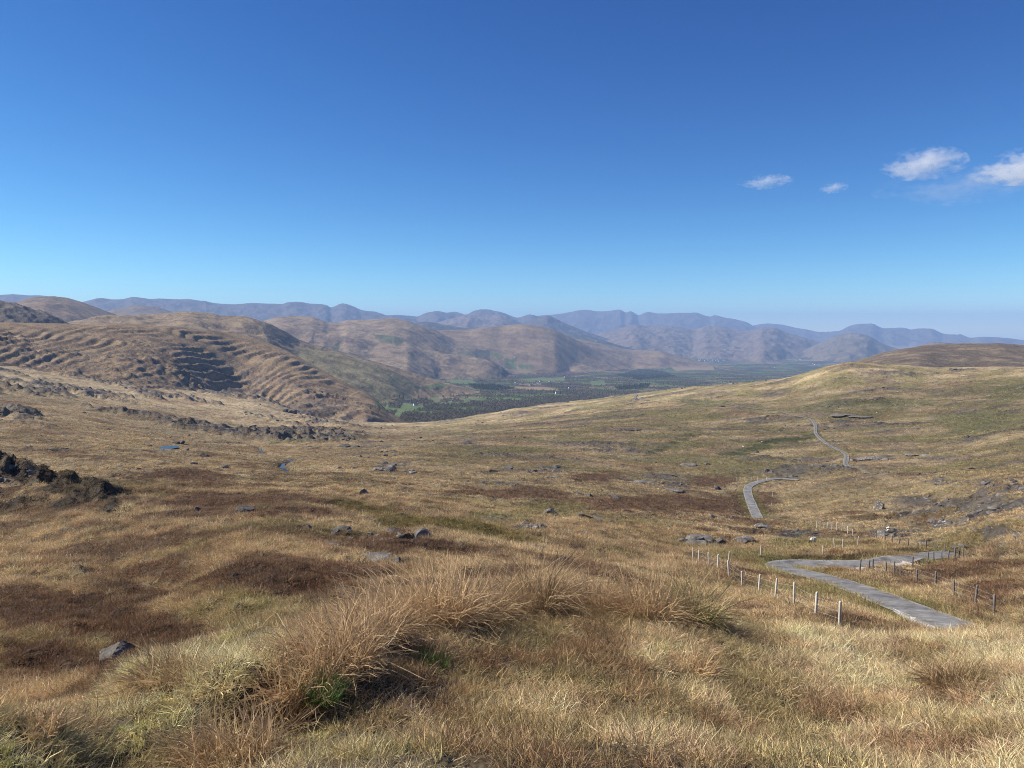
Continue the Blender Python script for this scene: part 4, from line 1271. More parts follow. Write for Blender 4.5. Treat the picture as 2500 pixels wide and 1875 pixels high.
# single tussocks that stand out on the bank
TUSS = [  # px, py of foot, height, radius, colour a, colour b, lean, label
    (560, 1850, .34, .16, (0.62, 0.43, 0.24), (0.48, 0.34, 0.18), -.4, 'tall red-brown grass tussock, nearest to the bottom edge'),
    (640, 1760, .38, .18, (0.64, 0.45, 0.24), (0.50, 0.35, 0.19), -.45, 'red-brown grass tussock overhanging the dark hollow'),
    (730, 1660, .38, .18, (0.66, 0.46, 0.25), (0.50, 0.35, 0.19), -.35, 'red-brown grass tussock with bright green shoots at its right foot'),
    (820, 1590, .42, .2, (0.70, 0.49, 0.27), (0.54, 0.38, 0.21), -.3, 'large shaggy red-brown grass tussock left of the middle'),
    (900, 1530, .42, .2, (0.70, 0.49, 0.27), (0.54, 0.38, 0.21), -.3, 'shaggy tussock just right of the largest red-brown one'),
    (980, 1490, .42, .2, (0.72, 0.50, 0.27), (0.58, 0.41, 0.22), -.8, 'tussock with long blades drooping left over the bank edge'),
    (1080, 1480, .42, .19, (0.72, 0.50, 0.27), (0.56, 0.39, 0.21), -.2, 'tall pale-brown tussock on the bank edge left of the upright one'),
    (1180, 1470, .36, .17, (0.60, 0.42, 0.23), (0.46, 0.32, 0.17), -.1, 'low tussock between two taller ones on the bank edge'),
    (1310, 1452, .56, .15, (0.55, 0.39, 0.21), (0.36, 0.25, 0.14), .0, 'upright dark-hearted tussock standing highest on the bank edge'),
    (1440, 1460, .36, .18, (0.62, 0.43, 0.24), (0.52, 0.36, 0.20), -.15, 'straw tussock right of the upright dark-hearted one'),
    (1570, 1470, .42, .2, (0.66, 0.46, 0.25), (0.55, 0.39, 0.21), -.3, 'wispy straw tussock leaning left near the fence'),
    (1680, 1476, .42, .2, (0.66, 0.46, 0.25), (.20, .22, .07), -.3, 'straw tussock with a green base nearest the pale fence'),
    (400, 1640, .24, .13, (0.55, 0.39, 0.21), (0.45, 0.32, 0.17), -.6, 'rusty tussock on the left edge of the bank by the grey rock'),
    (200, 1705, .12, .14, (0.66, 0.46, 0.25), (0.58, 0.41, 0.22), -.5, 'pale straw tussock on the left edge of the bank'),
    (60, 1768, .11, .12, (0.64, 0.45, 0.24), (0.56, 0.39, 0.21), -.5, 'pale straw tussock at the left border of the picture'),
    (2080, 1830, .20, .08, (0.78, 0.62, 0.39), (0.70, 0.49, 0.27), .1, 'bleached pale tuft in brown grass at the bottom right'),
    (2300, 1790, .20, .08, (0.76, 0.61, 0.38), (0.68, 0.48, 0.26), .1, 'bleached pale tuft right of another at the bottom right'),
    (1620, 1545, .18, .10, (0.74, 0.59, 0.37), (0.66, 0.46, 0.25), -.1, 'bleached tuft below the wispy straw tussocks'),
    (1690, 1620, .22, .14, (0.72, 0.50, 0.27), (0.64, 0.45, 0.24), -.1, 'broad bleached tuft right of the middle'),
    (2330, 1660, .30, .15, (0.46, 0.32, 0.17), (0.40, 0.28, 0.15), -.1, 'red-brown tuft among pale straw on the right'),
    (1040, 1600, .20, .16, (0.34, 0.24, 0.13), (0.52, 0.36, 0.20), 0, 'greenish tuft in the middle of the bank'),
]
tx, ty, tr = hit([t[0] for t in TUSS], [t[1] + (30 if t[1] < 1500 else 12) for t in TUSS], 1.6)
for k, (px, py, h, R, ca_, cb_, ln, lab) in enumerate(TUSS):
    rg = np.random.default_rng(900 + k)
    h = h * (1.35 if py < 1500 and px > 970 else .95)
    nb = int(640 * (R / .18) ** 1.3)
    g = [blades(rg, nb, R, h * .45, h * 1.2, (.05, 1.1), (.2, 1.7), (ln, -.05, 0), .0066, 6, np.array(ca_) * 1.0, np.array(cb_), .75),
         blades(rg, nb // 4, R * 1.1, h * .3, h * .6, (.2, 1.2), (.3, .9), (ln * .5, 0, 0), .004, 4, np.array(cb_), np.array(cb_) * .7, .7)]
    if 'green' in lab:
        gx = R * .9
        v, f, c = blades(rg, 260, R * .5, .08, .2, (.05, .6), (.1, .5), (0, 0, 0), .005, 3, (.10, .22, .05), (.16, .25, .06), .5)
        v = v + np.array([gx if 'right foot' in lab else .05, -R * .7, 0])
        g.append((v, f, c))
    o = obj('grass_tussock', blade_mesh('grass_tussock', g, M_GD), None, (tx[k], ty[k], float(gz([tx[k]], [ty[k]])[0]) - .01))
    tag(o, lab, 'grass tussock')
# thin stalks standing above the grass
for k, (px, py, h, ln, lab) in enumerate([(990, 1475, .62, -.55, 'single long pale stalk rising left of the middle'), (1440, 1450, .50, -.18, 'thin stalk standing right of the upright tussock'), (1490, 1450, .45, .15, 'thin stalk leaning right beside another near the middle'),
                                         (2345, 1530, .42, .6, 'thin stalk leaning right in front of the road'), (830, 1560, .5, -.35, 'pale stalk above the large shaggy tussock')]):
    hx, hy, hr = hit([px], [py + 45], 1.6)
    v, f, c = blades(np.random.default_rng(50 + k), 2, .015, h * .9, h, (.0, .05), (.0, .05), (ln, 0, 0), .005, 8, (.66, .52, .30), (.60, .45, .26), 1)
    tag(obj('grass_stalk', blade_mesh('grass_stalk', [(v, f, c)], M_GD), None, (hx[0], hy[0], float(gz(hx, hy)[0]))), lab, 'grass stalk')

# rush clumps and dwarf shrubs on the road banks
RUSH = [(1935, 1356, .7, .8, 'dark rusty rush clump above the hairpin'), (2044, 1352, .8, .8, 'rusty rush clump beside the fence on the knoll'), (1998, 1360, .6, .7, 'low rush clump on the bank left of the knoll fence'),
        (2118, 1350, .7, 1.0, 'straw rush clump on the inner road bank, leftmost of a row'), (2150, 1352, .7, 1.0, 'straw rush clump in the middle of the inner road bank'), (2185, 1355, .7, 1.0, 'straw rush clump near the right end of the inner road bank'),
        (2215, 1356, .6, .8, 'straw rush clump at the tip of the inner road bank'), (2040, 1396, .6, 1.0, 'rusty rush clump in the crook of the hairpin, left one'), (2075, 1398, .6, 1.0, 'rusty rush clump in the crook of the hairpin, right one'),
        (1830, 1370, .5, .8, 'brown rush clump at the left end of the hairpin bank')]
qx, qy, qr = hit([t[0] for t in RUSH], [t[1] for t in RUSH])
for k, (px, py, h, R, lab) in enumerate(RUSH):
    rg = np.random.default_rng(700 + k)
    rusty = 'rusty' in lab or 'brown' in lab
    ca_, cb_ = ((.42, .23, .10), (.30, .19, .08)) if rusty else ((.56, .41, .22), (.38, .26, .12))
    o = obj('rush_clump', blade_mesh('rush_clump', [blades(rg, 700, R, h * .6, h * 1.2, (.05, .8), (.2, .9), (-.1, 0, 0), .02, 3, ca_, cb_, .7)], M_GD), None, (qx[k], qy[k], float(gz([qx[k]], [qy[k]])[0]) - .03))
    tag(o, lab, 'rushes')
# dark heather edging the inner bank of the road
w, q = ROADLINE['near']
i0 = int(np.argmin(np.abs(q[:, 1] - q[:, 1][60:].min()) + (np.arange(len(q)) < 60) * 99))
seg = q[100:150]
tn = np.gradient(seg[:, :2], axis=0); tn /= np.linalg.norm(tn, axis=1)[:, None]
nn = np.stack([-tn[:, 1], tn[:, 0]], 1)
if (nn[:, 1].mean()) < 0: nn = -nn
rgq = np.random.default_rng(4)
ii = rgq.integers(0, len(seg), 700)
pp = seg[ii, :2] + nn[ii] * rgq.uniform(2.6, 3.7, 700)[:, None] + rgq.uniform(-.2, .2, (700, 2))
scatter('heather_edging', 'dark heather hanging over the inner bank of the hairpin', P_HEATH, pp[:, 0], pp[:, 1], rgq.uniform(2.0, 3.6, 700), np.tile((.13, .10, .055), (700, 1)) * rgq.uniform(.5, 1.6, 700)[:, None], rgq.integers(0, 2, 700), .05)

ORD = 'first second third fourth fifth sixth seventh eighth ninth tenth eleventh twelfth thirteenth fourteenth fifteenth sixteenth seventeenth eighteenth nineteenth twentieth twenty-first twenty-second'.split()
# ------------------------------------------------------------------ loose stones
def stone_material():
    m, nt, out = newmat('loose_stone')
    L = nt.links
    pos = N(nt, 'ShaderNodeNewGeometry').outputs['Position']
    n1 = noise(nt, pos, .9, 5, .7)
    b = N(nt, 'ShaderNodeBsdfPrincipled'); b.inputs['Roughness'].default_value = .9; b.inputs['Specular IOR Level'].default_value = .2
    L.new(ramp(nt, n1, [(.34, (.06, .052, .046)), (.52, (.14, .122, .105)), (.66, (.22, .2, .175)), (.72, (.42, .40, .36))]), b.inputs['Base Color'])
    L.new(b.outputs[0], out.inputs[0])
    return m


M_LOOSE = stone_material()
ICO4, ICO4_ = ICO3, ICO4
P_STONE = [bpy.data.objects.new('stone', rock_mesh('stone', .7, .6, .38, 60 + i, M_LOOSE, 10)) for i in range(4)]
ICO4 = ICO4_
x, y, r = polar_points(26000, 45, 1300, math.radians(38), True, 24)
cl = fbm(x / 38, y / 30, 4, 150) + .35 * fbm(x / 9, y / 9, 2, 151) + .9 * lookup(ROCK, x, y)
k = (cl > .36) & (lookup(ROADDIST, x, y) > 1.0) & (lookup(STREAMD, x, y) > 1.0)
x, y, r = x[k], y[k], r[k]
rgq = np.random.default_rng(77)
sz = np.clip(rgq.lognormal(-.55, .55, len(x)), .2, 2.2) * np.clip((r / 130) ** .45, .6, 2.2)
scatter('loose_stones', 'dark stones and broken rock strewn over the moor', P_STONE, x, y, sz, np.ones((len(x), 3)), rgq.integers(0, 4, len(x)), .08, .35)
# ------------------------------------------------------------------ fences
M_POST = plain_mat('new_pale_timber', (.58, .52, .41), (.72, .67, .56), 9.0, .8, .01)
M_OLD = plain_mat('weathered_timber', (.12, .105, .09), (.25, .22, .19), 9.0, .9, .01)
M_WIRE = plain_mat('galvanised_wire', (.35, .35, .35), (.45, .45, .45), 5.0, .5, 0)


def post_mesh(h, rad, mat, seed):
    rg = np.random.default_rng(seed)
    n = 9
    rows = [(-.35, 1.0), (0, 1.0), (h * .5, .97), (h * .96, .95), (h, .80)]
    v, f = [], []
    for z, s_ in rows:
        for i in range(n):
            a = 2 * math.pi * i / n
            v.append((rad * s_ * math.cos(a) * rg.uniform(.95, 1.05), rad * s_ * math.sin(a) * rg.uniform(.95, 1.05), z + (.02 * math.cos(a + seed) if z == h else 0)))
    for k in range(len(rows) - 1):
        for i in range(n):
            f.append((k * n + i, k * n + (i + 1) % n, (k + 1) * n + (i + 1) % n, (k + 1) * n + i))
    v.append((0, 0, h + .01)); c = len(v) - 1
    me = bpy.data.meshes.new('post')
    me.from_pydata(v, [], f + [((len(rows) - 1) * n + i, (len(rows) - 1) * n + (i + 1) % n, c) for i in range(n)])
    for p in me.polygons: p.use_smooth = True
    me.materials.append(mat)
    return me


POSTM = {('new', i): post_mesh(1.24 + .04 * i, .068, M_POST, i) for i in range(3)}
POSTM.update({('old', i): post_mesh(1.15 + .05 * i, .078, M_OLD, 10 + i) for i in range(3)})


def fence(pts_xy, kind, label, seed):
    rg = np.random.default_rng(seed)
    P = np.array(pts_xy, float)
    root = bpy.data.objects.new('wire_fence', None); COL.objects.link(root)
    root.empty_display_size = .3
    g = gz(P[:, 0], P[:, 1])
    root.location = (P[0, 0], P[0, 1], g[0])
    o0 = np.array([P[0, 0], P[0, 1], g[0]])
    tops = []
    for k in range(len(P)):
        o = bpy.data.objects.new('post', POSTM[(kind, int(rg.integers(0, 3)))]); COL.objects.link(o); o.parent = root
        o.location = tuple(np.array([P[k, 0], P[k, 1], g[k]]) - o0)
        o.rotation_euler = (rg.uniform(-.07, .07), rg.uniform(-.07, .07), rg.uniform(0, 6))
        s_ = rg.uniform(.92, 1.08); o.scale = (s_, s_, s_ * rg.uniform(.95, 1.05))
    for hgt in (.35, .7, 1.05):
        v, f = [], []
        for k in range(len(P)):
            c = np.array([P[k, 0], P[k, 1], g[k] + hgt]) - o0
            for dx, dz in ((-.004, 0), (.004, 0), (0, .006)):
                v.append(c + np.array([dx, dx, dz]))
        for k in range(len(P) - 1):
            for a, b in ((0, 1), (1, 2), (2, 0)):
                f.append((k * 3 + a, k * 3 + b, k * 3 + 3 + b, k * 3 + 3 + a))
        obj('wire', mesh_np('wire', v, f, M_WIRE, False), root)
    tag(root, label, 'fence')


z5 = lambda L: ([1650 + a / 2.602 for a, b in L], [950 + b / 2.602 for a, b in L])
fpx = [1692, 1706, 1730, 1753, 1780, 1813, 1853, 1894, 1940, 1994, 2053]
frr = [80, 75.5, 71, 66.5, 61.5, 57, 53, 49.5, 46, 43, 40.3]
fa = aim(fpx, [1400 + 0 * p for p in fpx])[0]
fence(np.stack([np.sin(fa) * frr, np.cos(fa) * frr], 1), 'new', 'wire fence of new pale posts running down beside the road, nearest to the bank', 1)
for k, (kind, lst, lab) in enumerate([
    ('new', [(335, 1108), (538, 1060), (935, 1062), (1008, 1010), (1060, 1012), (1157, 988), (1122, 935), (1092, 918), (1056, 900), (1021, 897), (989, 892), (961, 890), (940, 885), (917, 880), (894, 880)], 'wire fence of pale posts climbing the knoll inside the hairpin'),
    ('old', [(1230, 935), (1275, 950), (1330, 965), (1378, 985), (1418, 995), (1475, 1005), (1535, 1015), (1590, 1020), (1650, 1030), (1708, 1040)], 'thin brown-post fence along the far side of the upper road'),
    ('old', [(1167, 1165), (1222, 1165), (1250, 1158), (1334, 1172), (1388, 1178), (1428, 1195), (1531, 1220), (1647, 1262), (1767, 1315), (1902, 1365), (2020, 1420)], 'dark-post fence in front of the gravel lay-by'),
    ('old', [(1503, 1140), (1598, 1105), (1638, 1100), (1688, 1090), (1728, 1085), (1770, 1085), (1800, 1075), (1825, 1075)], 'dark-post fence above the right end of the upper road'),
    ('new', [(388, 585), (415, 583), (440, 582), (480, 580), (520, 580), (577, 580), (617, 600), (615, 680), (605, 755)], 'distant thin fence around the middle stretch of road'),
]):
    hx, hy, hr = hit(*z5(lst))
    fence(np.stack([hx, hy], 1), kind, lab, 20 + k)

# ------------------------------------------------------------------ sheep
M_WOOL = plain_mat('cream_wool', (.62, .58, .50), (.78, .74, .66), 14.0, .95, .02)
M_FACE = plain_mat('black_face', (.02, .018, .016), (.05, .045, .04), 8.0, .8, 0)


def sheep_mesh(graz, seed):
    """one continuous body grown from a skeleton"""
    me = bpy.data.meshes.new('sheep')
    hd = (.62, 0, .30) if graz else (.66, 0, .82)
    nk = (.48, 0, .52) if graz else (.52, 0, .72)
    v = [(0, 0, .58), (.30, 0, .60), nk, hd, (hd[0] + .14, 0, hd[2] - (.10 if graz else .05)), (-.30, 0, .60), (-.44, 0, .50)]
    e = [(0, 1), (1, 2), (2, 3), (3, 4), (0, 5), (5, 6)]
    rad = [.25, .23, .13, .085, .05, .23, .07]
    for bx in (.27, -.27):
        for sy in (-1, 1):
            k = len(v)
            v += [(bx, sy * .11, .40), (bx + (.01 if bx > 0 else .04), sy * .12, .20), (bx, sy * .12, .0)]
            e += [(1 if bx > 0 else 5, k), (k, k + 1), (k + 1, k + 2)]
            rad += [.075, .035, .032]
    for sy in (-1, 1):
        k = len(v)
        v.append((hd[0] - .03, sy * .12, hd[2] + .03)); e.append((3, k)); rad.append(.022)
    me.from_pydata(v, e, [])
    o = bpy.data.objects.new('sheep_cage', me); COL.objects.link(o)
    sk = o.modifiers.new('skin', 'SKIN')
    for i, r in enumerate(rad):
        me.skin_vertices[0].data[i].radius = (r, r)
    me.skin_vertices[0].data[0].use_root = True
    o.modifiers.new('sub', 'SUBSURF').levels = 1
    dg = bpy.context.evaluated_depsgraph_get()
    res = bpy.data.meshes.new_from_object(o.evaluated_get(dg))
    bpy.data.objects.remove(o)
    res.materials.clear(); res.materials.append(M_WOOL); res.materials.append(M_FACE)
    for p in res.polygons:
        p.use_smooth = True
        c = p.center
        p.material_index = 1 if (c.x > hd[0] - .06 or c.z < .30 and abs(c.x) < .4) else 0
    res.name = 'sheep'
    return res


SHEEP = [sheep_mesh(True, 1), sheep_mesh(False, 2)]
FL = [(2168, 1302, 1, 60, 'white black-faced sheep standing at the foot of the purple rock slope'), (1986, 1328, 0, 200, 'white sheep grazing on the knoll below the pale fence'),
      (1937, 914, 0, 20, 'white sheep on the spur skyline, leftmost of four'), (1957, 910, 0, 160, 'white sheep on the spur skyline, second of four from the left'), (1968, 911, 1, 90, 'white sheep on the spur skyline, third of four from the left'), (1984, 916, 0, 10, 'white sheep on the spur skyline, rightmost of four'),
      (1663, 1022, 0, 70, 'white sheep on the far spur above the green hollow, left one'), (1691, 1032, 0, 250, 'white sheep on the far spur above the green hollow, right one'), (1859, 1082, 1, 30, 'white sheep on the bright green ditch'), (1815, 1094, 0, 140, 'white sheep at the left end of the bright green ditch'), (2141, 1009, 1, 80, 'white sheep near the dark scar beside the far road')]
hx, hy, hr = hit([f[0] for f in FL], [f[1] for f in FL])
for k, (px, py, v, az_, lab) in enumerate(FL):
    o = obj('sheep', SHEEP[v], None, (hx[k], hy[k], float(gz([hx[k]], [hy[k]])[0]) + .03))
    o.rotation_euler = (0, 0, math.radians(az_))
    o.scale = (1.15,) * 3
    tag(o, lab, 'sheep', 'sheep grazing on the moor')

# ------------------------------------------------------------------ houses in the valley
M_WALL = plain_mat('white_render', (.72, .71, .68), (.82, .81, .78), 1.0, .8, .01)
M_STONE = plain_mat('grey_shed_wall', (.20, .20, .20), (.32, .31, .30), 1.0, .8, .01)
M_SLATE = plain_mat('dark_slate', (.07, .072, .08), (.13, .13, .14), 1.5, .7, .02)
M_PANE = plain_mat('dark_window', (.02, .025, .03), (.04, .045, .05), 1.0, .2, 0)


def box(x0, x1, y0, y1, z0, z1):
    v = [(x, y, z) for z in (z0, z1) for x, y in ((x0, y0), (x1, y0), (x1, y1), (x0, y1))]
    return v, [(3, 2, 1, 0), (4, 5, 6, 7), (0, 1, 5, 4), (1, 2, 6, 5), (2, 3, 7, 6), (3, 0, 4, 7)]


def pyd(name, v, f, mat):
    me = bpy.data.meshes.new(name); me.from_pydata([tuple(p) for p in v], [], f); me.materials.append(mat)
    return me


def house_parts(Lh, Wh, Hh, Rh):
    a, b = Lh / 2, Wh / 2
    wv = [(-a, -b, -1), (a, -b, -1), (a, b, -1), (-a, b, -1), (-a, -b, Hh), (a, -b, Hh), (a, b, Hh), (-a, b, Hh), (-a, 0, Hh + Rh), (a, 0, Hh + Rh)]
    wf = [(0, 1, 5, 4), (2, 3, 7, 6), (1, 2, 6, 9, 5), (3, 0, 4, 8, 7), (4, 5, 9, 8), (6, 7, 8, 9)]
    wall = pyd('wall', wv, wf, M_WALL)
    e, t = .35, .18
    s_ = Rh / b
    rv = []
    for sx in (-a - e, a + e):
        rv += [(sx, -b - e, Hh - s_ * e + .05), (sx, 0, Hh + Rh + .05), (sx, b + e, Hh - s_ * e + .05), (sx, -b - e, Hh - s_ * e + .05 + t), (sx, 0, Hh + Rh + .05 + t), (sx, b + e, Hh - s_ * e + .05 + t)]
    rf = [(0, 6, 7, 1), (1, 7, 8, 2), (3, 4, 10, 9), (4, 5, 11, 10), (0, 3, 9, 6), (2, 8, 11, 5), (0, 1, 4, 3), (1, 2, 5, 4), (6, 9, 10, 7), (7, 10, 11, 8)]
    roof = pyd('roof', rv, rf, M_SLATE)
    cv, cf = box(a - 1.3, a - .5, -.4, .4, Hh + Rh - .5, Hh + Rh + 1.3)
    chim = pyd('chimney', cv, cf, M_WALL)
    win = []
    for x in (-a * .55, a * .55):
        win.append(pyd('window', *box(x - .6, x + .6, -b - .04, -b + .1, 1.1, 2.3), M_PANE))
    door = pyd('door', *box(-.5, .5, -b - .05, -b + .1, 0, 2.1), M_SLATE)
    return wall, roof, chim, win, door


HP = [house_parts(12, 7, 3.2, 3.0), house_parts(9, 6.5, 5.0, 2.8), house_parts(16, 7.5, 3.0, 3.0)]
HOUSES = [(1215, 930, 0, 'white house left of the village beside a green field'), (1187, 938, 2, 'white farmhouse at the top left corner of the dark plantation'), (1226, 941, 1, 'white house at the top right edge of the dark plantation'),
          (1260, 930, 1, 'tall white house at the left end of the village, upper one'), (1260, 935, 0, 'white house below the tall one at the left end of the village'), (1276, 938, 2, 'long low white house at the village, left of the middle'),
          (1297, 941, 0, 'white house at the lower edge of the village'), (1303, 934, 1, 'white house in the village cluster, leftmost on the upper row'), (1308, 933, 1, 'white house in the village cluster, middle of the upper row'), (1312, 936, 0, 'white house in the heart of the village cluster'),
          (1318, 938, 2, 'long white house at the right end of the village cluster'), (1320, 932, 0, 'white house at the upper right corner of the village cluster'), (1341, 932, 0, 'white house alone right of the village'), (1381, 921, 2, 'white house on the green slope above the village'),
          (1392, 948, 2, 'white house by the brown fields right of the village'), (1359, 961, 1, 'white house among dark trees nearest to the tan spur'), (1257, 872, 0, 'white cottage high beside the walled green fields'), (1101, 981, 0, 'white cottage among dark trees in the near valley'),
          (1015, 990, 0, 'white cottage at the right edge of the near green field'), (995, 979, 0, 'white cottage above the near green field'), (1453, 903, 0, 'white house at the foot of the domed hill'), (1542, 923, 0, 'white house at the edge of the dark forest')]


def place_house(px, py, v, lab, cat, group, sc_, rotz, wallmat=None):
    hx, hy, hr = hit([px], [py])
    root = bpy.data.objects.new('house', None); COL.objects.link(root)
    root.location = (hx[0], hy[0], float(gz(hx, hy)[0]) + .3); root.rotation_euler = (0, 0, rotz); root.scale = (sc_,) * 3
    wall, roof, chim, win, door = HP[v]
    if hr[0] < 8500:
        pl = [('wall', wall), ('roof', roof), ('window', win[0]), ('window', win[1]), ('door', door)]
    else:
        pl = [('wall', wall), ('roof', roof)]
    for nm, me in pl:
        o = bpy.data.objects.new(nm, me); COL.objects.link(o); o.parent = root
        if nm == 'roof':
            c = bpy.data.objects.new('chimney', chim); COL.objects.link(c); c.parent = o
    tag(root, lab, cat, group)


rgq = np.random.default_rng(6)
for px, py, v, lab in HOUSES:
    place_house(px, py, v, lab, 'house', 'white houses in the valley', 1.15, rgq.uniform(-.7, .7))
TOWN = [(1708 + 64 * i / 21 + rgq.uniform(-2, 2), 880 + rgq.uniform(-2.5, 2.5)) for i in range(22)]
TOWN.sort()
for k, (px, py) in enumerate(TOWN):
    place_house(px, py, int(rgq.integers(0, 3)), 'white building in the dense row of the far town, %s from the left' % ORD[k], 'house', 'buildings of the far town', rgq.uniform(1.9, 2.8), rgq.uniform(-.5, .5))
for k, (px, py) in enumerate(sorted([(1699, 862), (1718, 862), (1728, 862), (1745, 861), (1757, 857), (1770, 853), (1780, 853), (1681, 867), (1690, 867), (1672, 867), (1645, 863), (1794, 871), (1947, 880), (1955, 878), (1989, 891), (1985, 888), (1893, 897), (1920, 899), (1708, 836), (1640, 850)])):
    place_house(px, py, int(rgq.integers(0, 3)), 'small white house on the green lowland around the far town, %s from the left' % ORD[k], 'house', 'scattered houses of the far lowland', rgq.uniform(1.2, 1.8), rgq.uniform(-.7, .7))

# ------------------------------------------------------------------ trees
def tree_mesh(seed, kind, tall):
    """tapered trunk with limbs; crown of many leaf- and twig-sized faces"""
    rg = np.random.default_rng(seed)
    tv, tf = [], []

    def limb(p0, p1, r0, r1):
        p0, p1 = np.array(p0), np.array(p1); d = p1 - p0; d = d / np.linalg.norm(d)
        a = np.cross(d, (0, .3, 1.0)); a /= np.linalg.norm(a) + 1e-9; b = np.cross(d, a)
        k = len(tv)
        for p, r in ((p0, r0), (p1, r1)):
            for i in range(5):
                t = 2 * math.pi * i / 5
                tv.append(p + r * (math.cos(t) * a + math.sin(t) * b))
        for i in range(5):
            tf.append((k + i, k + (i + 1) % 5, k + 5 + (i + 1) % 5, k + 5 + i))
    H = tall
    if kind == 'conifer':
        limb((0, 0, -.5), (0, 0, H * .9), H * .022, H * .004)
    else:
        limb((0, 0, -.5), (.1, 0, H * .4), H * .035, H * .022)
        for i in range(6):
            a = i * 1.05 + rg.uniform(-.3, .3)
            limb((.1, 0, H * rg.uniform(.28, .42)), (math.cos(a) * H * .26, math.sin(a) * H * .26, H * rg.uniform(.6, .82)), H * .016, H * .004)
    n = 150
    cv, cf = [], []
    for i in range(n):
        if kind == 'conifer':
            t = rg.uniform(.08, 1.0); rr = H * .19 * (1 - t) * rg.uniform(.5, 1.1) + .1; a = rg.uniform(0, 6.28)
            c = np.array([math.cos(a) * rr, math.sin(a) * rr, H * t]); s_ = H * .075 * (1.2 - t)
        else:
            u = rg.normal(size=3); u /= np.linalg.norm(u); q = rg.uniform(.45, 1.0) ** .5
            lump = 1 + .25 * math.sin(3 * u[0] + seed) * math.cos(4 * u[1])
            c = np.array([u[0] * H * .34 * q * lump, u[1] * H * .34 * q * lump, H * .62 + u[2] * H * .34 * q * lump]); s_ = H * .065
        a, b = rg.normal(size=3), rg.normal(size=3)
        a /= np.linalg.norm(a); b = np.cross(a, b); b /= np.linalg.norm(b) + 1e-9
        k = len(cv)
        s_ *= rg.uniform(.6, 1.4)
        cv += [c - a * s_, c + b * s_ * .6, c + a * s_, c - b * s_ * .6]
        cf.append((k, k + 1, k + 2, k + 3))
    return tv, tf, cv, cf


M_BARK = plain_mat('tree_bark', (.07, .055, .045), (.14, .115, .095), 2.0, .95, .02)


def leaf_mat(name, c):
    m, nt, out = newmat(name)
    b = N(nt, 'ShaderNodeBsdfPrincipled'); b.inputs['Roughness'].default_value = .8; b.inputs['Specular IOR Level'].default_value = .1
    oi = N(nt, 'ShaderNodeObjectInfo')
    pos = N(nt, 'ShaderNodeNewGeometry').outputs['Random Per Island']
    mr = N(nt, 'ShaderNodeMapRange'); mr.inputs[3].default_value = .6; mr.inputs[4].default_value = 1.4
    nt.links.new(pos, mr.inputs[0])
    sc_ = N(nt, 'ShaderNodeVectorMath', operation='SCALE'); sc_.inputs[0].default_value = c
    nt.links.new(mr.outputs[0], sc_.inputs['Scale']); nt.links.new(sc_.outputs[0], b.inputs['Base Color'])
    nt.links.new(b.outputs[0], out.inputs[0])
    return m


M_BARE = leaf_mat('bare_twigs', (.24, .20, .165)); M_EVER = leaf_mat('evergreen', (.08, .105, .06)); M_OLIVE = leaf_mat('budding_twigs', (.22, .22, .12))
TREES = []
for i, (kind, H, mt) in enumerate([('round', 10, M_BARE), ('round', 8, M_BARE), ('round', 9, M_OLIVE), ('conifer', 14, M_EVER), ('round', 8, M_EVER)]):
    tv, tf, cv, cf = tree_mesh(40 + i, kind, H)
    TREES.append((pyd('trunk', tv, tf, M_BARK), pyd('crown', cv, cf, mt), tv, tf, cv, cf, mt))
TREE_PROTO = []
for i, (tr_, cr_, tv, tf, cv, cf, mt) in enumerate(TREES):
    me = bpy.data.meshes.new('woodland_tree')
    me.from_pydata([tuple(p) for p in tv + cv], [], tf + [tuple(k + len(tv) for k in q) for q in cf])
    me.materials.append(M_BARK); me.materials.append(mt)
    for k, p in enumerate(me.polygons): p.material_index = 0 if k < len(tf) else 1
    TREE_PROTO.append(bpy.data.objects.new('woodland_tree_%s' % 'abcde'[i], me))
# single trees by the near fields
ST = [(905, 1003, 1), (925, 1008, 0), (1035, 991, 0), (1045, 997, 1), (1010, 976, 4), (985, 972, 3), (975, 971, 3), (962, 973, 0), (950, 972, 0), (1022, 974, 3), (1030, 978, 4), (1090, 985, 0), (1110, 987, 2), (1125, 990, 0), (1082, 972, 4), (1100, 968, 2),
      (1155, 988, 3), (1165, 990, 3), (1172, 991, 3), (1178, 990, 3), (1140, 975, 0), (1190, 978, 0), (1205, 975, 2), (1225, 972, 0), (1345, 962, 4), (1352, 960, 3), (1368, 962, 3), (1060, 955, 0), (1075, 958, 1), (1130, 962, 0)]
hx, hy, hr = hit([t[0] for t in ST], [t[1] for t in ST])
TLAB = {0: 'bare round tree among the near valley fields', 1: 'low bare bushy tree at the edge of the near green field', 2: 'pale budding tree among the near valley fields', 3: 'dark pointed conifer among the near valley fields', 4: 'dark round evergreen among the near valley fields'}
KC = {v: sorted(t for t in ST if t[2] == v) for v in range(5)}
for k, (px, py, v) in enumerate(ST):
    root = bpy.data.objects.new('tree', None); COL.objects.link(root)
    root.location = (hx[k], hy[k], float(gz([hx[k]], [hy[k]])[0])); root.rotation_euler = (0, 0, k * 1.3); root.scale = (1.15 + .3 * math.sin(k),) * 3
    for nm, me in (('trunk', TREES[v][0]), ('crown', TREES[v][1])):
        o = bpy.data.objects.new(nm, me); COL.objects.link(o); o.parent = root
    tag(root, TLAB[v] + (', %s from the left' % ORD[KC[v].index((px, py, v))]), 'tree', 'single trees in the near valley: ' + TLAB[v].split(' among')[0].split(' at')[0])
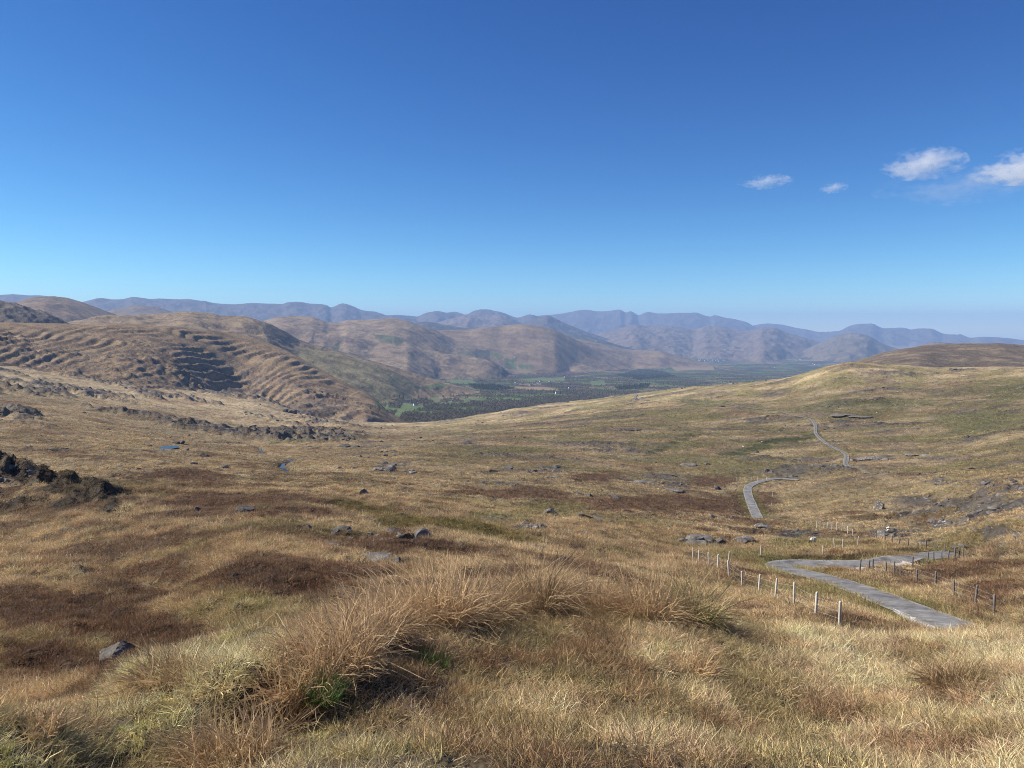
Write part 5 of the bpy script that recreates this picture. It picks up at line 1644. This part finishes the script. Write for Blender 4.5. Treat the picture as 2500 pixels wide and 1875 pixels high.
# woods and hedges as one mass
rgq = np.random.default_rng(31)
n = 150000
a = rgq.uniform(float(aim(800, 950)[0]), float(aim(2150, 950)[0]), n); r = np.exp(rgq.uniform(math.log(1700), math.log(11000), n))
x, y = np.sin(a) * r, np.cos(a) * r
cz = lookup(COV, x, y)
lab0 = LAB[np.clip(np.searchsorted(AZ, a), 0, NA - 1), np.clip(np.searchsorted(LR, np.log(r)), 0, NR - 1)]
wood = (cz.max(1) < .105) & (lab0 == 0)
wood |= (lab0 == 0) & (r < 5500) & (fbm(x / 110, y / 110, 3, 140) > .16) & (cz[:, 1] < .14)
wood &= rgq.uniform(size=n) < np.where(r > 6000, .12, np.where(cz.max(1) < .0435, .6, .33))
x, y, r = x[wood], y[wood], r[wood]
cz = cz[wood]
dark = cz.max(1) < .0435
var = np.where(dark, 3, rgq.choice([0, 0, 1, 2, 4], len(x)))
scatter('woodland', 'bare woods and hedges filling the valley floor', TREE_PROTO, x, y, rgq.uniform(.4, .95, len(x)) * np.where(r > 6000, .8, 1.0), np.ones((len(x), 3)), var, .3, .03)

# ------------------------------------------------------------------ haze: one closed box of even air
def make_haze():
    m, nt, out = newmat('haze_air')
    pv = N(nt, 'ShaderNodeVolumePrincipled')
    pv.inputs['Color'].default_value = (.41, .61, .97, 1)
    pv.inputs['Density'].default_value = HAZE_DENSITY
    pv.inputs['Anisotropy'].default_value = 0.0
    nt.links.new(pv.outputs[0], out.inputs['Volume'])
    zb, zt, e = float(V[:, 2].min()) - 1.0, float(V[:, 2].max()) + 12.0, 33000.0
    v = [(sx * e, sy * e, z) for z in (zb, zt) for sx, sy in ((-1, -1), (1, -1), (1, 1), (-1, 1))]
    f = [(3, 2, 1, 0), (4, 5, 6, 7), (0, 1, 5, 4), (1, 2, 6, 5), (2, 3, 7, 6), (3, 0, 4, 7)]
    o = obj('haze', mesh_np('haze', v, f, m, False))
    tag(o, 'thin blue haze of the air over the whole landscape', None, None, 'stuff')


HAZE_DENSITY = 5.1e-5
make_haze()

# ------------------------------------------------------------------ clouds, above and outside the haze
def cloud(px0, px1, py0, py1, dist, thick, dens, seed, label):
    a, t = aim([px0, px1], [(py0 + py1) / 2] * 2)
    am = float(a.mean())
    t0, t1 = float(aim((px0 + px1) / 2, py1)[1]), float(aim((px0 + px1) / 2, py0)[1])
    wid = (a[1] - a[0]) * dist; hei = (t1 - t0) * dist
    zc_ = Z0 + dist * (t0 + t1) / 2
    v, f = ICO3
    rg = np.random.default_rng(seed)
    v = v * (1 + .22 * fbm(v[:, 0] * 2 + seed, v[:, 2] * 2 + v[:, 1], 3, seed)[:, None])
    me = mesh_np('cloud', v * np.array([wid / 2, thick / 2, hei / 2]), f)
    m, nt, out = newmat('cloud_vapour')
    tc = N(nt, 'ShaderNodeTexCoord').outputs['Object']
    mp = N(nt, 'ShaderNodeVectorMath', operation='MULTIPLY'); nt.links.new(tc, mp.inputs[0]); mp.inputs[1].default_value = (.55, .55, 1.0)
    nz = noise(nt, mp.outputs[0], 6.5 / hei, 6, .62)
    big = noise(nt, mp.outputs[0], 2.0 / hei, 3, .5)
    nv = N(nt, 'ShaderNodeVectorMath', operation='DIVIDE'); nt.links.new(tc, nv.inputs[0]); nv.inputs[1].default_value = (wid / 2, thick / 2, hei / 2)
    le = N(nt, 'ShaderNodeVectorMath', operation='LENGTH'); nt.links.new(nv.outputs[0], le.inputs[0])
    fall = math_node(nt, 'SUBTRACT', 1.0, le.outputs['Value'])
    d = math_node(nt, 'ADD', math_node(nt, 'MULTIPLY', fall, .55), math_node(nt, 'ADD', math_node(nt, 'MULTIPLY', math_node(nt, 'SUBTRACT', nz, .5), 1.5), math_node(nt, 'MULTIPLY', math_node(nt, 'SUBTRACT', big, .5), 1.5)))
    d = math_node(nt, 'SUBTRACT', d, .16)
    d = math_node(nt, 'MULTIPLY', math_node(nt, 'MAXIMUM', d, 0.0), dens)
    d = math_node(nt, 'MULTIPLY', d, math_node(nt, 'GREATER_THAN', fall, .02))
    pv = N(nt, 'ShaderNodeVolumePrincipled'); pv.inputs['Color'].default_value = (.97, .97, .98, 1); pv.inputs['Anisotropy'].default_value = .2
    nt.links.new(d, pv.inputs['Density']); nt.links.new(pv.outputs[0], out.inputs['Volume'])
    me.materials.append(m)
    o = obj('cloud', me, None, (math.sin(am) * dist, math.cos(am) * dist, zc_))
    o.rotation_euler = (0, 0, -am)
    tag(o, label, 'cloud', 'small white clouds on the right')


cloud(2140, 2375, 358, 440, 9000, 800, .011, 3, 'largest ragged white cloud on the right of the sky')
cloud(2335, 2720, 356, 450, 9000, 800, .016, 5, 'puffy white cloud cut by the right edge of the picture')
cloud(1795, 1945, 424, 462, 9000, 380, .010, 8, 'thin streak of white cloud, leftmost of the four')
cloud(1995, 2075, 444, 472, 9000, 300, .013, 12, 'small lens-shaped white cloud between the streak and the ragged cloud')
cloud(2120, 2620, 405, 500, 9600, 900, .0016, 15, 'faint veil of cloud hanging below the two right-hand clouds')
